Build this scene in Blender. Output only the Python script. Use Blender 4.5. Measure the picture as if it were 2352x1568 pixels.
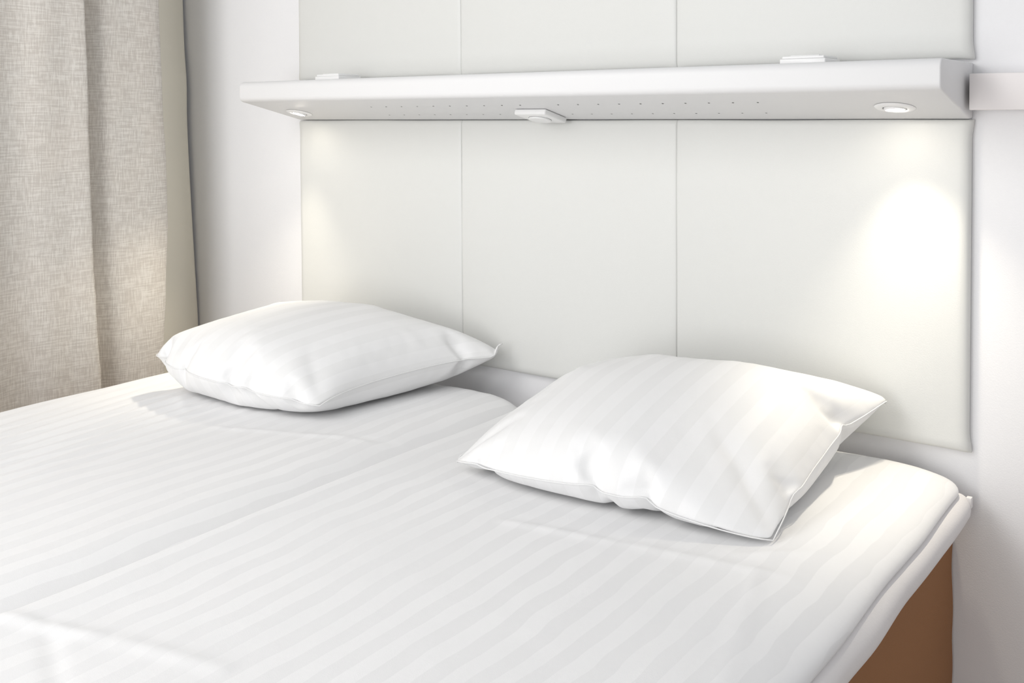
import bpy, bmesh, math
import numpy as np
from mathutils import Vector, Matrix, noise

# ------------------------------------------------------------------ scene, camera, world, light
for o in list(bpy.data.objects):
    bpy.data.objects.remove(o)
scene = bpy.context.scene
COL = scene.collection
ZS = 1.235
YAW, PITCH, ROLL, FPX, PPY = 0.630945, 0.0297837, -0.0049880, 2359.316, 333.476
CAM = Vector((0.42671, -2.00762, 1.25402))
fwd = Vector((-math.sin(YAW) * math.cos(PITCH), math.cos(YAW) * math.cos(PITCH), -math.sin(PITCH)))
rgt0 = Vector((math.cos(YAW), math.sin(YAW), 0))
up0 = rgt0.cross(fwd)
rgt = math.cos(ROLL) * rgt0 + math.sin(ROLL) * up0
up = -math.sin(ROLL) * rgt0 + math.cos(ROLL) * up0
cam = bpy.data.cameras.new('camera')
cam.sensor_fit = 'HORIZONTAL'; cam.sensor_width = 36.0
cam.lens = FPX / 2352 * 36.0
cam.shift_y = (PPY - 784) / 2352
cam.clip_start = 0.05
camo = bpy.data.objects.new('camera', cam); COL.objects.link(camo)
camo.matrix_world = Matrix(((rgt.x, up.x, -fwd.x, CAM.x), (rgt.y, up.y, -fwd.y, CAM.y), (rgt.z, up.z, -fwd.z, CAM.z), (0, 0, 0, 1)))
scene.camera = camo

world = bpy.data.worlds.new('world'); scene.world = world; world.use_nodes = True
bg = world.node_tree.nodes['Background']
bg.inputs[0].default_value = (0.96, 0.975, 1.0, 1); bg.inputs[1].default_value = 0.50

def area_light(name, loc, target, size, energy, color, sy=None):
    l = bpy.data.lights.new(name, 'AREA'); l.energy = energy; l.color = color; l.size = size
    if sy: l.shape = 'RECTANGLE'; l.size_y = sy
    o = bpy.data.objects.new(name, l); COL.objects.link(o); o.location = loc
    o.rotation_euler = (Vector(target) - Vector(loc)).to_track_quat('-Z', 'Y').to_euler()
    return o
area_light('key_light', (-1.45, -2.4, 2.35), (-0.7, -0.6, 0.6), 1.2, 24, (1.0, 0.985, 0.96))  # unseen soft key added from upper left to brighten the beds, no lamp fitting
area_light('front_fill_light', (-0.6, -4.4, 0.90), (-0.8, 0.0, 0.8), 2.2, 48, (1.0, 0.995, 0.99), 1.7)  # broad unseen fill added low in front to lift the shelf underside, no window
area_light('small_fill_light', (-0.9, -2.7, 1.6), (-0.8, 0.0, 0.8), 0.45, 6, (1.0, 1.0, 1.0))  # small flash-like fill, unseen, added from the front; no floor lamp stands there

vs = scene.view_settings
vs.view_transform = 'Standard'; vs.look = 'None'; vs.gamma = 1.0; vs.exposure = 0.0; vs.use_curve_mapping = False

# ------------------------------------------------------------------ helpers
def mesh_obj(name, verts, faces, mat, parent=None, smooth=True, uv=None):
    me = bpy.data.meshes.new(name)
    me.from_pydata([tuple(map(float, v)) for v in verts], [], [tuple(map(int, f)) for f in faces])
    me.update()
    if uv is not None:
        lay = me.uv_layers.new(name='UVMap')
        for lp in me.loops:
            lay.data[lp.index].uv = uv[lp.vertex_index]
    mats = mat if isinstance(mat, (list, tuple)) else [mat]
    for m in mats: me.materials.append(m)
    if smooth:
        me.polygons.foreach_set('use_smooth', [True] * len(me.polygons))
    o = bpy.data.objects.new(name, me); COL.objects.link(o)
    if parent: o.parent = parent
    return o

def bm_obj(name, bm, mat, parent=None, smooth=False, angle=None):
    me = bpy.data.meshes.new(name)
    bmesh.ops.recalc_face_normals(bm, faces=bm.faces)
    bm.to_mesh(me); bm.free()
    for m in (mat if isinstance(mat, (list, tuple)) else [mat]): me.materials.append(m)
    if smooth or angle:
        me.polygons.foreach_set('use_smooth', [True] * len(me.polygons))
    if angle: me.set_sharp_from_angle(angle=math.radians(angle))
    o = bpy.data.objects.new(name, me); COL.objects.link(o)
    if parent: o.parent = parent
    return o

def empty(name, loc=(0, 0, 0)):
    o = bpy.data.objects.new(name, None); COL.objects.link(o); o.location = loc
    o.empty_display_size = 0.05
    return o

def tag(o, label=None, cat=None, group=None, kind=None):
    if label: o['label'] = label
    if cat: o['category'] = cat
    if group: o['group'] = group
    if kind: o['kind'] = kind
    return o

def box(bm, x0, x1, y0, y1, z0, z1, bev=0.0, seg=3, mi=0):
    r = bmesh.ops.create_cube(bm, size=1.0)
    vv = r['verts']
    for v in vv:
        v.co = Vector((x0 + (v.co.x + .5) * (x1 - x0), y0 + (v.co.y + .5) * (y1 - y0), z0 + (v.co.z + .5) * (z1 - z0)))
    if bev > 0:
        es = list({e for v in vv for e in v.link_edges})
        r2 = bmesh.ops.bevel(bm, geom=es, offset=bev, segments=seg, profile=0.5, affect='EDGES')
        return r2
    if mi:
        for f in {f for v in vv for f in v.link_faces}: f.material_index = mi

def lathe(bm, prof, n=48, mat=Matrix.Identity(4), mi=0):
    rings = []
    for r, z in prof:
        if r < 1e-6:
            rings.append([bm.verts.new(mat @ Vector((0, 0, z)))])
        else:
            rings.append([bm.verts.new(mat @ Vector((r * math.cos(2 * math.pi * k / n), r * math.sin(2 * math.pi * k / n), z))) for k in range(n)])
    for a, b in zip(rings[:-1], rings[1:]):
        for k in range(n):
            k2 = (k + 1) % n
            if len(a) == 1 and len(b) == 1: continue
            if len(a) == 1: f = bm.faces.new((a[0], b[k], b[k2]))
            elif len(b) == 1: f = bm.faces.new((a[k], b[0], a[k2]))
            else: f = bm.faces.new((a[k], b[k], b[k2], a[k2]))
            f.material_index = mi

def nt(name):
    m = bpy.data.materials.new(name); m.use_nodes = True
    t = m.node_tree; b = t.nodes['Principled BSDF']
    return m, t, b

def N(t, kind, **kw):
    n = t.nodes.new(kind)
    for k, v in kw.items():
        if k in n.inputs: n.inputs[k].default_value = v
        else: setattr(n, k, v)
    return n

def mixcol(t, fac, a, b):
    m = t.nodes.new('ShaderNodeMix'); m.data_type = 'RGBA'
    if hasattr(fac, 'links'): t.links.new(fac, m.inputs[0])
    else: m.inputs[0].default_value = fac
    for i, c in ((6, a), (7, b)):
        if hasattr(c, 'links'): t.links.new(c, m.inputs[i])
        else: m.inputs[i].default_value = (*c, 1)
    return m.outputs[2]

def math_n(t, op, a, b=None, c=None, clamp=False):
    n = t.nodes.new('ShaderNodeMath'); n.operation = op; n.use_clamp = clamp
    for i, v in enumerate((a, b, c)):
        if v is None: continue
        if hasattr(v, 'links'): t.links.new(v, n.inputs[i])
        else: n.inputs[i].default_value = v
    return n.outputs[0]

def bump(t, b, height, strength, dist):
    n = t.nodes.new('ShaderNodeBump'); n.inputs['Strength'].default_value = strength
    n.inputs['Distance'].default_value = dist
    t.links.new(height, n.inputs['Height'])
    t.links.new(n.outputs[0], b.inputs['Normal'])
    return n

def plain(name, col, rough=0.5, spec=0.5, noise_scale=60, bump_d=0.0, var=0.012):
    m, t, b = nt(name)
    tc = t.nodes.new('ShaderNodeTexCoord')
    nz = N(t, 'ShaderNodeTexNoise', Scale=noise_scale, Detail=4.0)
    t.links.new(tc.outputs['Object'], nz.inputs['Vector'])
    c0 = tuple(max(0, c - var) for c in col); c1 = tuple(min(1, c + var) for c in col)
    t.links.new(mixcol(t, nz.outputs[0], c0, c1), b.inputs['Base Color'])
    b.inputs['Roughness'].default_value = rough
    b.inputs['Specular IOR Level'].default_value = spec
    if bump_d: bump(t, b, nz.outputs[0], 0.6, bump_d)
    return m

M = {}
M['wall'] = plain('white_painted_wall', (0.85, 0.85, 0.865), 0.65, 0.3, 420, 0.0004)
M['panel'] = plain('white_faux_leather', (0.72, 0.725, 0.705), 0.42, 0.4, 520, 0.00025)
M['shelf'] = plain('white_lacquered_metal', (0.78, 0.78, 0.785), 0.5, 0.45, 300, 0.0, 0.006)
M['dark_hole'] = plain('dark_vent_hole', (0.12, 0.12, 0.11), 0.8, 0.1)
M['plastic'] = plain('white_plastic', (0.88, 0.88, 0.88), 0.3, 0.5, 200, 0.0, 0.005)
M['black'] = plain('dark_recess', (0.04, 0.04, 0.04), 0.7, 0.2)
M['rail'] = plain('white_laminate_rail', (0.80, 0.765, 0.76), 0.5, 0.35, 200, 0.0, 0.006)
M['floor'] = plain('beige_carpet', (0.52, 0.46, 0.41), 0.95, 0.1, 900, 0.002, 0.05)
M['skirt'] = plain('brown_bed_upholstery', (0.32, 0.155, 0.07), 0.7, 0.1, 700, 0.0004, 0.02)
M['wood'] = plain('dark_wooden_leg', (0.08, 0.045, 0.025), 0.5, 0.4, 40)
M['lining'] = plain('beige_curtain_lining', (0.86, 0.82, 0.71), 0.6, 0.3, 400, 0.0003, 0.01)

def striped(name, axis_uv, half, col_a, col_b, wob=0.35, bscale=1.0):
    """satin stripe cotton: alternate dull and shiny bands of the weave"""
    m, t, b = nt(name)
    tc = t.nodes.new('ShaderNodeTexCoord')
    sep = t.nodes.new('ShaderNodeSeparateXYZ')
    if axis_uv: t.links.new(tc.outputs['UV'], sep.inputs[0])
    else: t.links.new(tc.outputs['Object'], sep.inputs[0])
    nz = N(t, 'ShaderNodeTexNoise', Scale=2.2, Detail=1.0)
    t.links.new(tc.outputs['Object'], nz.inputs['Vector'])
    nzb = N(t, 'ShaderNodeTexNoise', Scale=9.0, Detail=1.0)
    t.links.new(tc.outputs['Object'], nzb.inputs['Vector'])
    x = math_n(t, 'MULTIPLY_ADD', nz.outputs[0], 0.035 * wob, sep.outputs[0])
    x = math_n(t, 'MULTIPLY_ADD', nzb.outputs[0], 0.022 * wob, x)
    ph = math_n(t, 'MULTIPLY', x, math.pi / half)
    s = math_n(t, 'SINE', ph)
    f = math_n(t, 'MULTIPLY_ADD', s, 9.0, 0.5, clamp=True)
    n2 = N(t, 'ShaderNodeTexNoise', Scale=3.0, Detail=2.0)
    t.links.new(tc.outputs['Object'], n2.inputs['Vector'])
    amp = math_n(t, 'MULTIPLY_ADD', n2.outputs[0], 2.4, -0.35, clamp=True)
    f2 = math_n(t, 'MULTIPLY', f, amp)
    t.links.new(mixcol(t, f2, col_a, col_b), b.inputs['Base Color'])
    r = math_n(t, 'MULTIPLY_ADD', f, -0.22, 0.72)
    t.links.new(r, b.inputs['Roughness'])
    b.inputs['Specular IOR Level'].default_value = 0.25
    b.inputs['Sheen Weight'].default_value = 0.12
    n3 = N(t, 'ShaderNodeTexNoise', Scale=14.0 * bscale, Detail=3.0, Roughness=0.45)
    t.links.new(tc.outputs['Object'], n3.inputs['Vector'])
    n4 = N(t, 'ShaderNodeTexNoise', Scale=900.0, Detail=2.0)
    t.links.new(tc.outputs['Object'], n4.inputs['Vector'])
    h = math_n(t, 'MULTIPLY_ADD', n4.outputs[0], 0.10, n3.outputs[0])
    bump(t, b, h, 0.5, 0.0025)
    return m

M['sheet'] = striped('satin_stripe_sheet', False, 0.0255, (0.83, 0.83, 0.835), (0.88, 0.88, 0.885), 1.0)
M['mattress'] = plain('plain_white_cotton', (0.84, 0.82, 0.82), 0.75, 0.2, 300, 0.0004, 0.01)
M['pillow'] = striped('satin_stripe_pillowcase', True, 0.029, (0.84, 0.84, 0.84), (0.873, 0.873, 0.876), 0.2, 0.8)

# linen weave
m, t, b = nt('natural_linen'); M['linen'] = m
tc = t.nodes.new('ShaderNodeTexCoord')
def stretched(sc, scale, det):
    mp = t.nodes.new('ShaderNodeMapping'); mp.inputs['Scale'].default_value = sc
    t.links.new(tc.outputs['UV'], mp.inputs[0])
    n = N(t, 'ShaderNodeTexNoise', Scale=scale, Detail=det, Roughness=0.6)
    t.links.new(mp.outputs[0], n.inputs['Vector'])
    return n.outputs[0]
hz = stretched((0.07, 1, 1), 260, 3.5)      # weft slubs
vt = stretched((1, 0.09, 1), 300, 3.0)      # warp slubs
s1 = math_n(t, 'ADD', hz, vt)
s2 = math_n(t, 'MULTIPLY_ADD', s1, 3.4, -2.95, clamp=True)
big = stretched((1, .6, 1), 9, 3.0)
c = mixcol(t, s2, (0.68, 0.65, 0.61), (0.90, 0.88, 0.84))
c = mixcol(t, math_n(t, 'MULTIPLY', big, 0.35), c, (0.84, 0.73, 0.63))
t.links.new(c, b.inputs['Base Color'])
b.inputs['Roughness'].default_value = 0.9; b.inputs['Specular IOR Level'].default_value = 0.1
bump(t, b, s1, 0.5, 0.0012)
tr = t.nodes.new('ShaderNodeBsdfTranslucent'); t.links.new(c, tr.inputs[0])
mx = t.nodes.new('ShaderNodeMixShader'); mx.inputs[0].default_value = 0.22
t.links.new(b.outputs[0], mx.inputs[1]); t.links.new(tr.outputs[0], mx.inputs[2])
t.links.new(mx.outputs[0], t.nodes['Material Output'].inputs[0])

def emission(name, col, s):
    m, t, b = nt(name)
    b.inputs['Base Color'].default_value = (1, 1, 1, 1)
    b.inputs['Emission Color'].default_value = (*col, 1); b.inputs['Emission Strength'].default_value = s
    return m
M['lamp'] = emission('glowing_lamp_lens', (1.0, 0.92, 0.78), 55.0)

# ------------------------------------------------------------------ room shell
XL = -2.46; YW = 0.022
def struct(name, x0, x1, y0, y1, z0, z1, mat):
    bm = bmesh.new(); box(bm, x0, x1, y0, y1, z0, z1)
    return tag(bm_obj(name, bm, mat), kind='structure')
struct('wall_back', XL - .12, 2.6, YW, YW + .12, 0, 2.6, M['wall'])
struct('wall_left', XL - .12, XL, -4.2, YW, 0, 2.6, M['wall'])
struct('floor', XL - .12, 2.6, -4.2, YW + .12, -.1, 0, M['floor'])
bm = bmesh.new(); box(bm, 0.004, 2.6, -.048, YW, 1.258, 1.323, 0.002, 2)
tag(bm_obj('trim_1', bm, M['rail'], angle=30), kind='structure')

# ------------------------------------------------------------------ padded panels
def axis_samples(a, b, n_mid, edge=0.045, n_edge=16):
    e = [edge * (k / n_edge) ** 1.6 for k in range(n_edge + 1)]
    mid = list(np.linspace(a + edge, b - edge, n_mid + 1))[1:-1]
    return np.array([a + v for v in e] + mid + [b - v for v in reversed(e)])

def edge_depth(d, w, dep, p=2.2):
    t = np.clip(1 - d / w, 0, 1)
    return dep * (1 - (1 - t ** p) ** (1 / p))

def padded(name, x0, x1, z0, z1, outer_l, outer_r, parent, seed):
    xs = axis_samples(x0, x1, 40); zs = axis_samples(z0, z1, 40)
    X, Z = np.meshgrid(xs, zs, indexing='ij')
    dl, dr, db, dt = X - x0, x1 - X, Z - z0, z1 - Z
    def side(d, outer):
        return edge_depth(d, .026, .013, 2.4) if outer else edge_depth(d, .012, .0035, 2.0) + .0015 * np.exp(-(d / .03) ** 2)
    D = side(dl, outer_l) + side(dr, outer_r) + edge_depth(db, .022, .011, 2.4) + edge_depth(dt, .014, .008, 2.4)
    D = np.minimum(D, .0165)
    bul = .004 * (1 - ((X - x0) / (x1 - x0) * 2 - 1) ** 4) * (1 - ((Z - z0) / (z1 - z0) * 2 - 1) ** 4)
    Y = D - bul
    for i in range(X.shape[0]):
        for j in range(X.shape[1]):
            Y[i, j] += .0016 * noise.noise(Vector((X[i, j] * 5 + seed, 1.3, Z[i, j] * 5)))
    # outer borders pull in between the corners, corners stay as small ears
    def pull(dc, amp): return amp * (1 - np.exp(-(dc / .02) ** 2))
    dcz = np.minimum(db, dt); dcx = np.minimum(dl, dr)
    Xn, Zn = X.copy(), Z.copy()
    if outer_l: Xn += pull(dcz, .004) * np.exp(-dl / .02)
    if outer_r: Xn -= pull(dcz, .004) * np.exp(-dr / .02)
    wav = np.array([[.0014 * (noise.noise(Vector((x * 4.2 + seed * 3, 0, 7))) + .4) for z in zs] for x in xs])
    Zn -= (np.abs(wav) + 0) * np.exp(-dt / .015)
    Zn += pull(dcx, .002) * np.exp(-db / .02)
    nx, nz = X.shape
    V = [(Xn[i, j], Y[i, j], Zn[i, j]) for i in range(nx) for j in range(nz)]
    F = [(i * nz + j, (i + 1) * nz + j, (i + 1) * nz + j + 1, i * nz + j + 1) for i in range(nx - 1) for j in range(nz - 1)]
    ring = [(i, 0) for i in range(nx)] + [(nx - 1, j) for j in range(1, nz)] + [(i, nz - 1) for i in range(nx - 2, -1, -1)] + [(0, j) for j in range(nz - 2, 0, -1)]
    base = len(V)
    xm, zm = (x0 + x1) / 2, (z0 + z1) / 2
    for i, j in ring:      # the edge turns under, leaving a thin gap to the wall
        sx_ = .0008 if (outer_l and i == 0) or (outer_r and i == nx - 1) else 0
        V.append((Xn[i, j] - sx_ * (1 if Xn[i, j] > xm else -1), .0217, Zn[i, j] - (.004 if Zn[i, j] > zm else -.004)))
    n = len(ring)
    for k in range(n):
        a = ring[k]; c = ring[(k + 1) % n]
        F.append((a[0] * nz + a[1], base + k, base + (k + 1) % n, c[0] * nz + c[1]))
    o = mesh_obj(name, V, F, M['panel'], parent)
    bm = bmesh.new(); bm.from_mesh(o.data); bmesh.ops.recalc_face_normals(bm, faces=bm.faces); bm.to_mesh(o.data); bm.free()
    o.data.set_sharp_from_angle(angle=math.radians(50))
    return o

hb = tag(empty('headboard', (-.9, .0217, .62)), 'white padded faux leather headboard in three sections between pillows and light shelf', 'headboard')
up_ = tag(empty('padded_wall_panel', (-.9, .0217, 1.352)), 'white padded wall panel in three sections above the light shelf', 'wall panel')
def rel(parent, o):
    o.location = (-parent.location.x, -parent.location.y, -parent.location.z)
for k in range(3):
    x0 = -1.8 + .6 * k; x1 = x0 + .6
    rel(hb, padded('upholstered_section', x0, x1, .624, 1.2415, k == 0, k == 2, hb, k * 1.7 + .3))
    rel(up_, padded('upholstered_section', x0, x1, 1.351, 2.3, k == 0, k == 2, up_, k * 2.3 + 11))

# ------------------------------------------------------------------ shelf
SX0, SX1, SYF, SZT, SZB = -1.788, -.004, -.214, 1.345, 1.2425
SLOPE = (1.291 - SZB) / (-.208)        # dz per dy on the underside
ANG = math.atan(-SLOPE)
def und_z(y): return SZB + SLOPE * y
prof = [(YW - .001, SZB - .0), (0.0, SZB)]
prof = [(YW - .001, SZB), (-.001, SZB)]
c1 = (SYF + .014, 1.3045)
for k in range(8):                      # lower front corner
    a = math.radians(-90 - 13 + 0) - (math.radians(77) * k / 7)
    prof.append((c1[0] + .014 * math.cos(a), c1[1] + .014 * math.sin(a)))
c2 = (SYF + .016, SZT - .016)
for k in range(9):
    a = math.pi - (math.pi / 2) * k / 8
    prof.append((c2[0] + .016 * math.cos(a), c2[1] + .016 * math.sin(a)))
prof.append((YW - .001, SZT))
bm = bmesh.new()
va = [bm.verts.new((SX0, y, z)) for y, z in prof]
vb = [bm.verts.new((SX1, y, z)) for y, z in prof]
n = len(prof)
fa = bm.faces.new(va); fb = bm.faces.new(list(reversed(vb)))
for k in range(n): bm.faces.new((va[k], vb[k], vb[(k + 1) % n], va[(k + 1) % n]))
bmesh.ops.recalc_face_normals(bm, faces=bm.faces)
bmesh.ops.bevel(bm, geom=list(fa.edges) + list(fb.edges), offset=.0035, segments=3, profile=.5, affect='EDGES', clamp_overlap=True)
# ventilation holes: two offset rows of tiny oval dark dimples in the underside
def und_mat(x, y, off=0.0):
    nrm = Vector((0, SLOPE, -1)).normalized()
    tz = nrm; tx = Vector((1, 0, 0)); ty = tz.cross(tx)
    p = Vector((x, y, und_z(y))) + nrm * off
    return Matrix(((tx.x, ty.x, tz.x, p.x), (tx.y, ty.y, tz.y, p.y), (tx.z, ty.z, tz.z, p.z), (0, 0, 0, 1)))
shelf = tag(empty('light_shelf', (-.9, .0, SZB)), 'long white wall shelf with rounded front edge and sloping perforated underside', 'shelf')
rel(shelf, bm_obj('shelf_body', bm, M['shelf'], shelf, angle=35))
HX = -1.375; HP = (1.375 - .355) / 20
hole_me = None
for r, (y, x0, cnt) in enumerate(((-.138, HX, 21), (-.052, HX - .018, 21))):
    for k in range(cnt):
        if k == 10 and r == 0: continue
        if hole_me is None:
            bm = bmesh.new(); lathe(bm, [(.0022, 0), (.0016, .0001), (0, .0001)], 12)
            ho = bm_obj('ventilation_hole', bm, M['dark_hole']); hole_me = ho.data
        else:
            ho = bpy.data.objects.new('ventilation_hole', hole_me); COL.objects.link(ho)
        ho.parent = shelf
        ho.matrix_basis = Matrix.Translation(-shelf.location) @ und_mat(x0 + k * HP, y, .0001)

# ------------------------------------------------------------------ downlights set into the underside
def downlight(x, y, label, aim, power, swivel):
    root = empty('recessed_spotlight')
    root.matrix_world = und_mat(x, y)
    tag(root, label, 'spotlight', 'recessed spotlights in the shelf underside')
    bm = bmesh.new()
    lathe(bm, [(.0215, .0005), (.0215, .0032), (.0235, .0042), (.030, .0036), (.0345, .0022), (.036, .0006), (.036, .0002), (.0215, .0002)], 64)
    bm_obj('trim_ring', bm, M['plastic'], root, angle=40)
    # holder tilted in its socket
    d = (Vector(aim) - Vector((x, y, und_z(y)))).normalized()
    dl = root.matrix_world.to_3x3().inverted() @ d
    q = Vector((0, 0, 1)).rotation_difference(dl)
    ang = min(q.angle, math.radians(swivel)); axis = q.axis if q.angle > 1e-5 else Vector((1, 0, 0))
    T = Matrix.Translation((0, 0, -.001)) @ Matrix.Rotation(min(ang, math.radians(7)), 4, axis)
    bm = bmesh.new()
    lathe(bm, [(.0212, .0002), (.0205, .0008), (0.0, .0008)], 48)
    bm_obj('socket_recess', bm, M['black'], root, angle=40)
    bm = bmesh.new()
    lathe(bm, [(.0195, -.002), (.0195, .0045), (.0182, .0062), (.0165, .0062), (.0158, .0030), (0, .0030)], 48, T)
    cup = bm_obj('lamp_holder', bm, M['plastic'], root, angle=40)
    bm = bmesh.new()
    lathe(bm, [(.0150, .0032), (.0148, .0058), (.010, .0072), (0, .0078)], 40, T)
    bm_obj('lens', bm, M['lamp'], cup, smooth=True)
    l = bpy.data.lights.new('spot_bulb', 'SPOT'); l.energy = power; l.color = (1.0, 0.91, 0.74)
    l.spot_size = math.radians(88); l.spot_blend = 1.0; l.shadow_soft_size = .016
    lo = bpy.data.objects.new('spot_bulb', l); COL.objects.link(lo); lo.parent = root
    lo.location = dl * .012 if dl.z > 0 else (0, 0, .012)
    lo.location.z = max(lo.location.z, .0105)
    lo.rotation_euler = dl.to_track_quat('-Z', 'Y').to_euler()
    return root
downlight(-.112, -.092, 'round white recessed spotlight at the right end of the shelf underside, beside the rail', (-.05, -.17, .62), 10.5, 14)
downlight(-1.695, -.086, 'round white recessed spotlight at the left end of the shelf underside, above the left pillow', (-1.82, -.30, .62), 15.0, 22)

# ------------------------------------------------------------------ socket boxes and reading light
def box_local(name, hx, hy, z0, z1, bev, mat, parent, dx=0, dy=0):
    bm = bmesh.new(); box(bm, dx - hx, dx + hx, dy - hy, dy + hy, z0, z1, bev, 3)
    return bm_obj(name, bm, mat, parent, angle=35)
def switch_box(x, y, label):
    r = tag(empty('switch_box', (x, y, SZT)), label, 'switch', 'flat switch boxes on the shelf top')
    box_local('housing', .044, .041, 0.0002, .0115, .002, M['plastic'], r)
    pl = box_local('cover_plate', .0405, .038, .0115, .0165, .0018, M['plastic'], r)
    box_local('rocker', .028, .028, .0165, .0185, .001, M['plastic'], pl)
    return r
switch_box(-1.5425, -.088, 'small flat white switch box on the shelf top near its left end')
switch_box(-.2715, -.088, 'small flat white switch box on the shelf top near its right end')
r = empty('night_light'); r.matrix_world = und_mat(-.912, -.062)
tag(r, 'white square night light box fixed under the middle of the shelf with a round front', 'night light')
box_local('housing', .043, .045, 0.0002, .0135, .0035, M['plastic'], r)
box_local('mounting_strip', .036, .034, 0.0, .0016, .0006, M['shelf'], r, dy=.0)
bm = bmesh.new()
lathe(bm, [(.0268, .0128), (.0268, .0138), (.0, .0138)], 48)
gap = bm_obj('dial_recess', bm, M['black'], r, angle=30)
bm = bmesh.new()
lathe(bm, [(.0262, .0130), (.0262, .0166), (.0248, .0178), (0, .0182)], 48, Matrix.Identity(4))
bm_obj('round_dial', bm, M['plastic'], r, angle=30)

# ------------------------------------------------------------------ beds
def slab(name, x0, x1, y0, y1, zt, zb, rl, rr, rb, rend, mat, parent=None, nx=70, ny=150, hfun=None, dlr=1.0, drr=1.0, xfun=None, ends=(1, 1)):
    """rounded mattress: cross-section swept along y.  rl/rr: widths of the top shoulders, rb: bottom radius"""
    sec = []
    H = zt - zb
    def shoulder(r, dep, nseg=14):
        return [(r * (1 - math.sin(a)), dep * (1 - math.cos(a))) for a in [math.pi / 2 * k / nseg for k in range(nseg + 1)]]
    dl = min(H - rb, rl * dlr); dr = min(H - rb, rr * drr)
    left = shoulder(rl, dl)   # from top inwards to the side
    pts = [(x0 + rb, zb)]
    for k in range(1, 7):
        a = math.pi / 2 * k / 6; pts.append((x0 + rb - rb * math.sin(a), zb + rb - rb * math.cos(a)))
    for ox, oz in reversed(left): pts.append((x0 + ox, zt - oz))
    for k in range(1, nx): pts.append((x0 + rl + (x1 - rr - x0 - rl) * k / nx, zt))
    for ox, oz in shoulder(rr, dr): pts.append((x1 - ox, zt - oz))
    for k in range(0, 7):
        a = math.pi / 2 * (1 - k / 6); pts.append((x1 - rb + rb * math.sin(a), zb + rb - rb * math.cos(a)))
    m_ = len(pts)
    ys = []
    ne = 12
    ys += [y0 + rend * (1 - math.cos(math.pi / 2 * k / ne)) for k in range(ne + 1)]
    ys += list(np.linspace(y0 + rend, y1 - rend, ny))[1:-1]
    ys += [y1 - rend * (1 - math.cos(math.pi / 2 * k / ne)) for k in range(ne, -1, -1)]
    V = []; F = []
    xc = (x0 + x1) / 2
    for y in ys:
        d = min(y - y0, y1 - y)
        ins = rend - math.sqrt(max(0, rend ** 2 - (rend - d) ** 2)) if d < rend else 0.0
        for px, pz in pts:
            zz = pz
            fz = (pz - zb) / H
            zz = zb + .3 * ins * (1 - fz) + (pz - zb) * (1 - .55 * ins / max(H, rend)) 
            sx = (px - xc) / ((x1 - x0) / 2)
            xx = px - ins * .8 * sx ** 3
            if hfun and fz > .4: zz += hfun(px, y) * min(1, (fz - .4) / .4)
            if xfun: xx += xfun(px, y, pz) * abs(sx) ** 6
            V.append((xx, y, zz))
    L = len(ys)
    for i in range(L - 1):
        for k in range(m_):
            k2 = (k + 1) % m_
            F.append((i * m_ + k, i * m_ + k2, (i + 1) * m_ + k2, (i + 1) * m_ + k))
    F.append(tuple(reversed(range(m_)))); F.append(tuple((L - 1) * m_ + k for k in range(m_)))
    o = mesh_obj(name, V, F, mat, parent)
    me = o.data; bm = bmesh.new(); bm.from_mesh(me); bmesh.ops.recalc_face_normals(bm, faces=bm.faces); bm.to_mesh(me); bm.free()
    me.set_sharp_from_angle(angle=math.radians(60))
    return o

def ridge(px, y, a, b, w, h):
    ax, ay = a; bx, by = b
    L2 = (bx - ax) ** 2 + (by - ay) ** 2
    t_ = max(0, min(1, ((px - ax) * (bx - ax) + (y - ay) * (by - ay)) / L2))
    d = math.hypot(px - ax - t_ * (bx - ax), y - ay - t_ * (by - ay))
    return h * math.exp(-(d / w) ** 2) * (math.sin(math.pi * min(1, max(0, t_)) ) ** .3 if 0 < t_ < 1 else 0)

GAP = -.908
creases_r = [((-.56, -.70), (-.36, -.66), .010, .0018), ((-.36, -.66), (-.10, -.62), .012, .0016), ((-.90, -1.34), (-.74, -1.28), .012, .0025),
             ((-.74, -1.28), (-.55, -1.24), .014, .0018), ((-.20, -.60), (-.08, -.50), .010, .0015), ((-.85, -1.30), (-.60, -1.42), .012, -.0015), ((-.15, -.62), (-.06, -.95), .010, .0016)]
creases_l = [((-1.36, -.66), (-1.18, -.58), .008, .0015), ((-1.18, -.58), (-1.02, -.52), .010, .0018), ((-1.60, -.55), (-1.48, -.62), .012, .0015),
             ((-1.10, -.56), (-.98, -.48), .008, -.0012)]
def h_right(x, y):
    h = .0028 * noise.noise(Vector((x * 6, y * 1.1, 3.1))) + .0008 * noise.noise(Vector((x * 24, y * 2.6, 9)))
    h += .0035 * noise.noise(Vector((x * 2.2, y * 2.0, 1.7)))
    h += .006 * math.exp(-((x - GAP - .02) / .05) ** 2)
    for a, b_, w, hh in creases_r: h += 1.7 * ridge(x, y, a, b_, w, hh)
    return h
def h_left(x, y):
    h = .0030 * noise.noise(Vector((x * 8, y * 1.2, 23.1))) + .0011 * noise.noise(Vector((x * 30, y * 2.6, 29)))
    h += .0035 * noise.noise(Vector((x * 2.4, y * 2.0, 21.7)))
    # tension puckers that fan out behind the pillow towards the wall side
    g = math.exp(-((x + 1.55) / .22) ** 2)
    h += .0026 * g * math.sin((x + y * .12) * 150 + 2.5 * noise.noise(Vector((x * 3, y * 1.5, 0)))) * (1 if y < -.6 else max(0, (-.45 - y) / .15) if y < -.45 else 0)
    h -= .008 * math.exp(-((x - GAP) / .07) ** 2)
    for a, b_, w, hh in creases_l: h += 1.7 * ridge(x, y, a, b_, w, hh)
    return h
def x_wave(seed, amp):
    return lambda px, y, z: amp * noise.noise(Vector((seed, y * 5, z * 9)))

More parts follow.
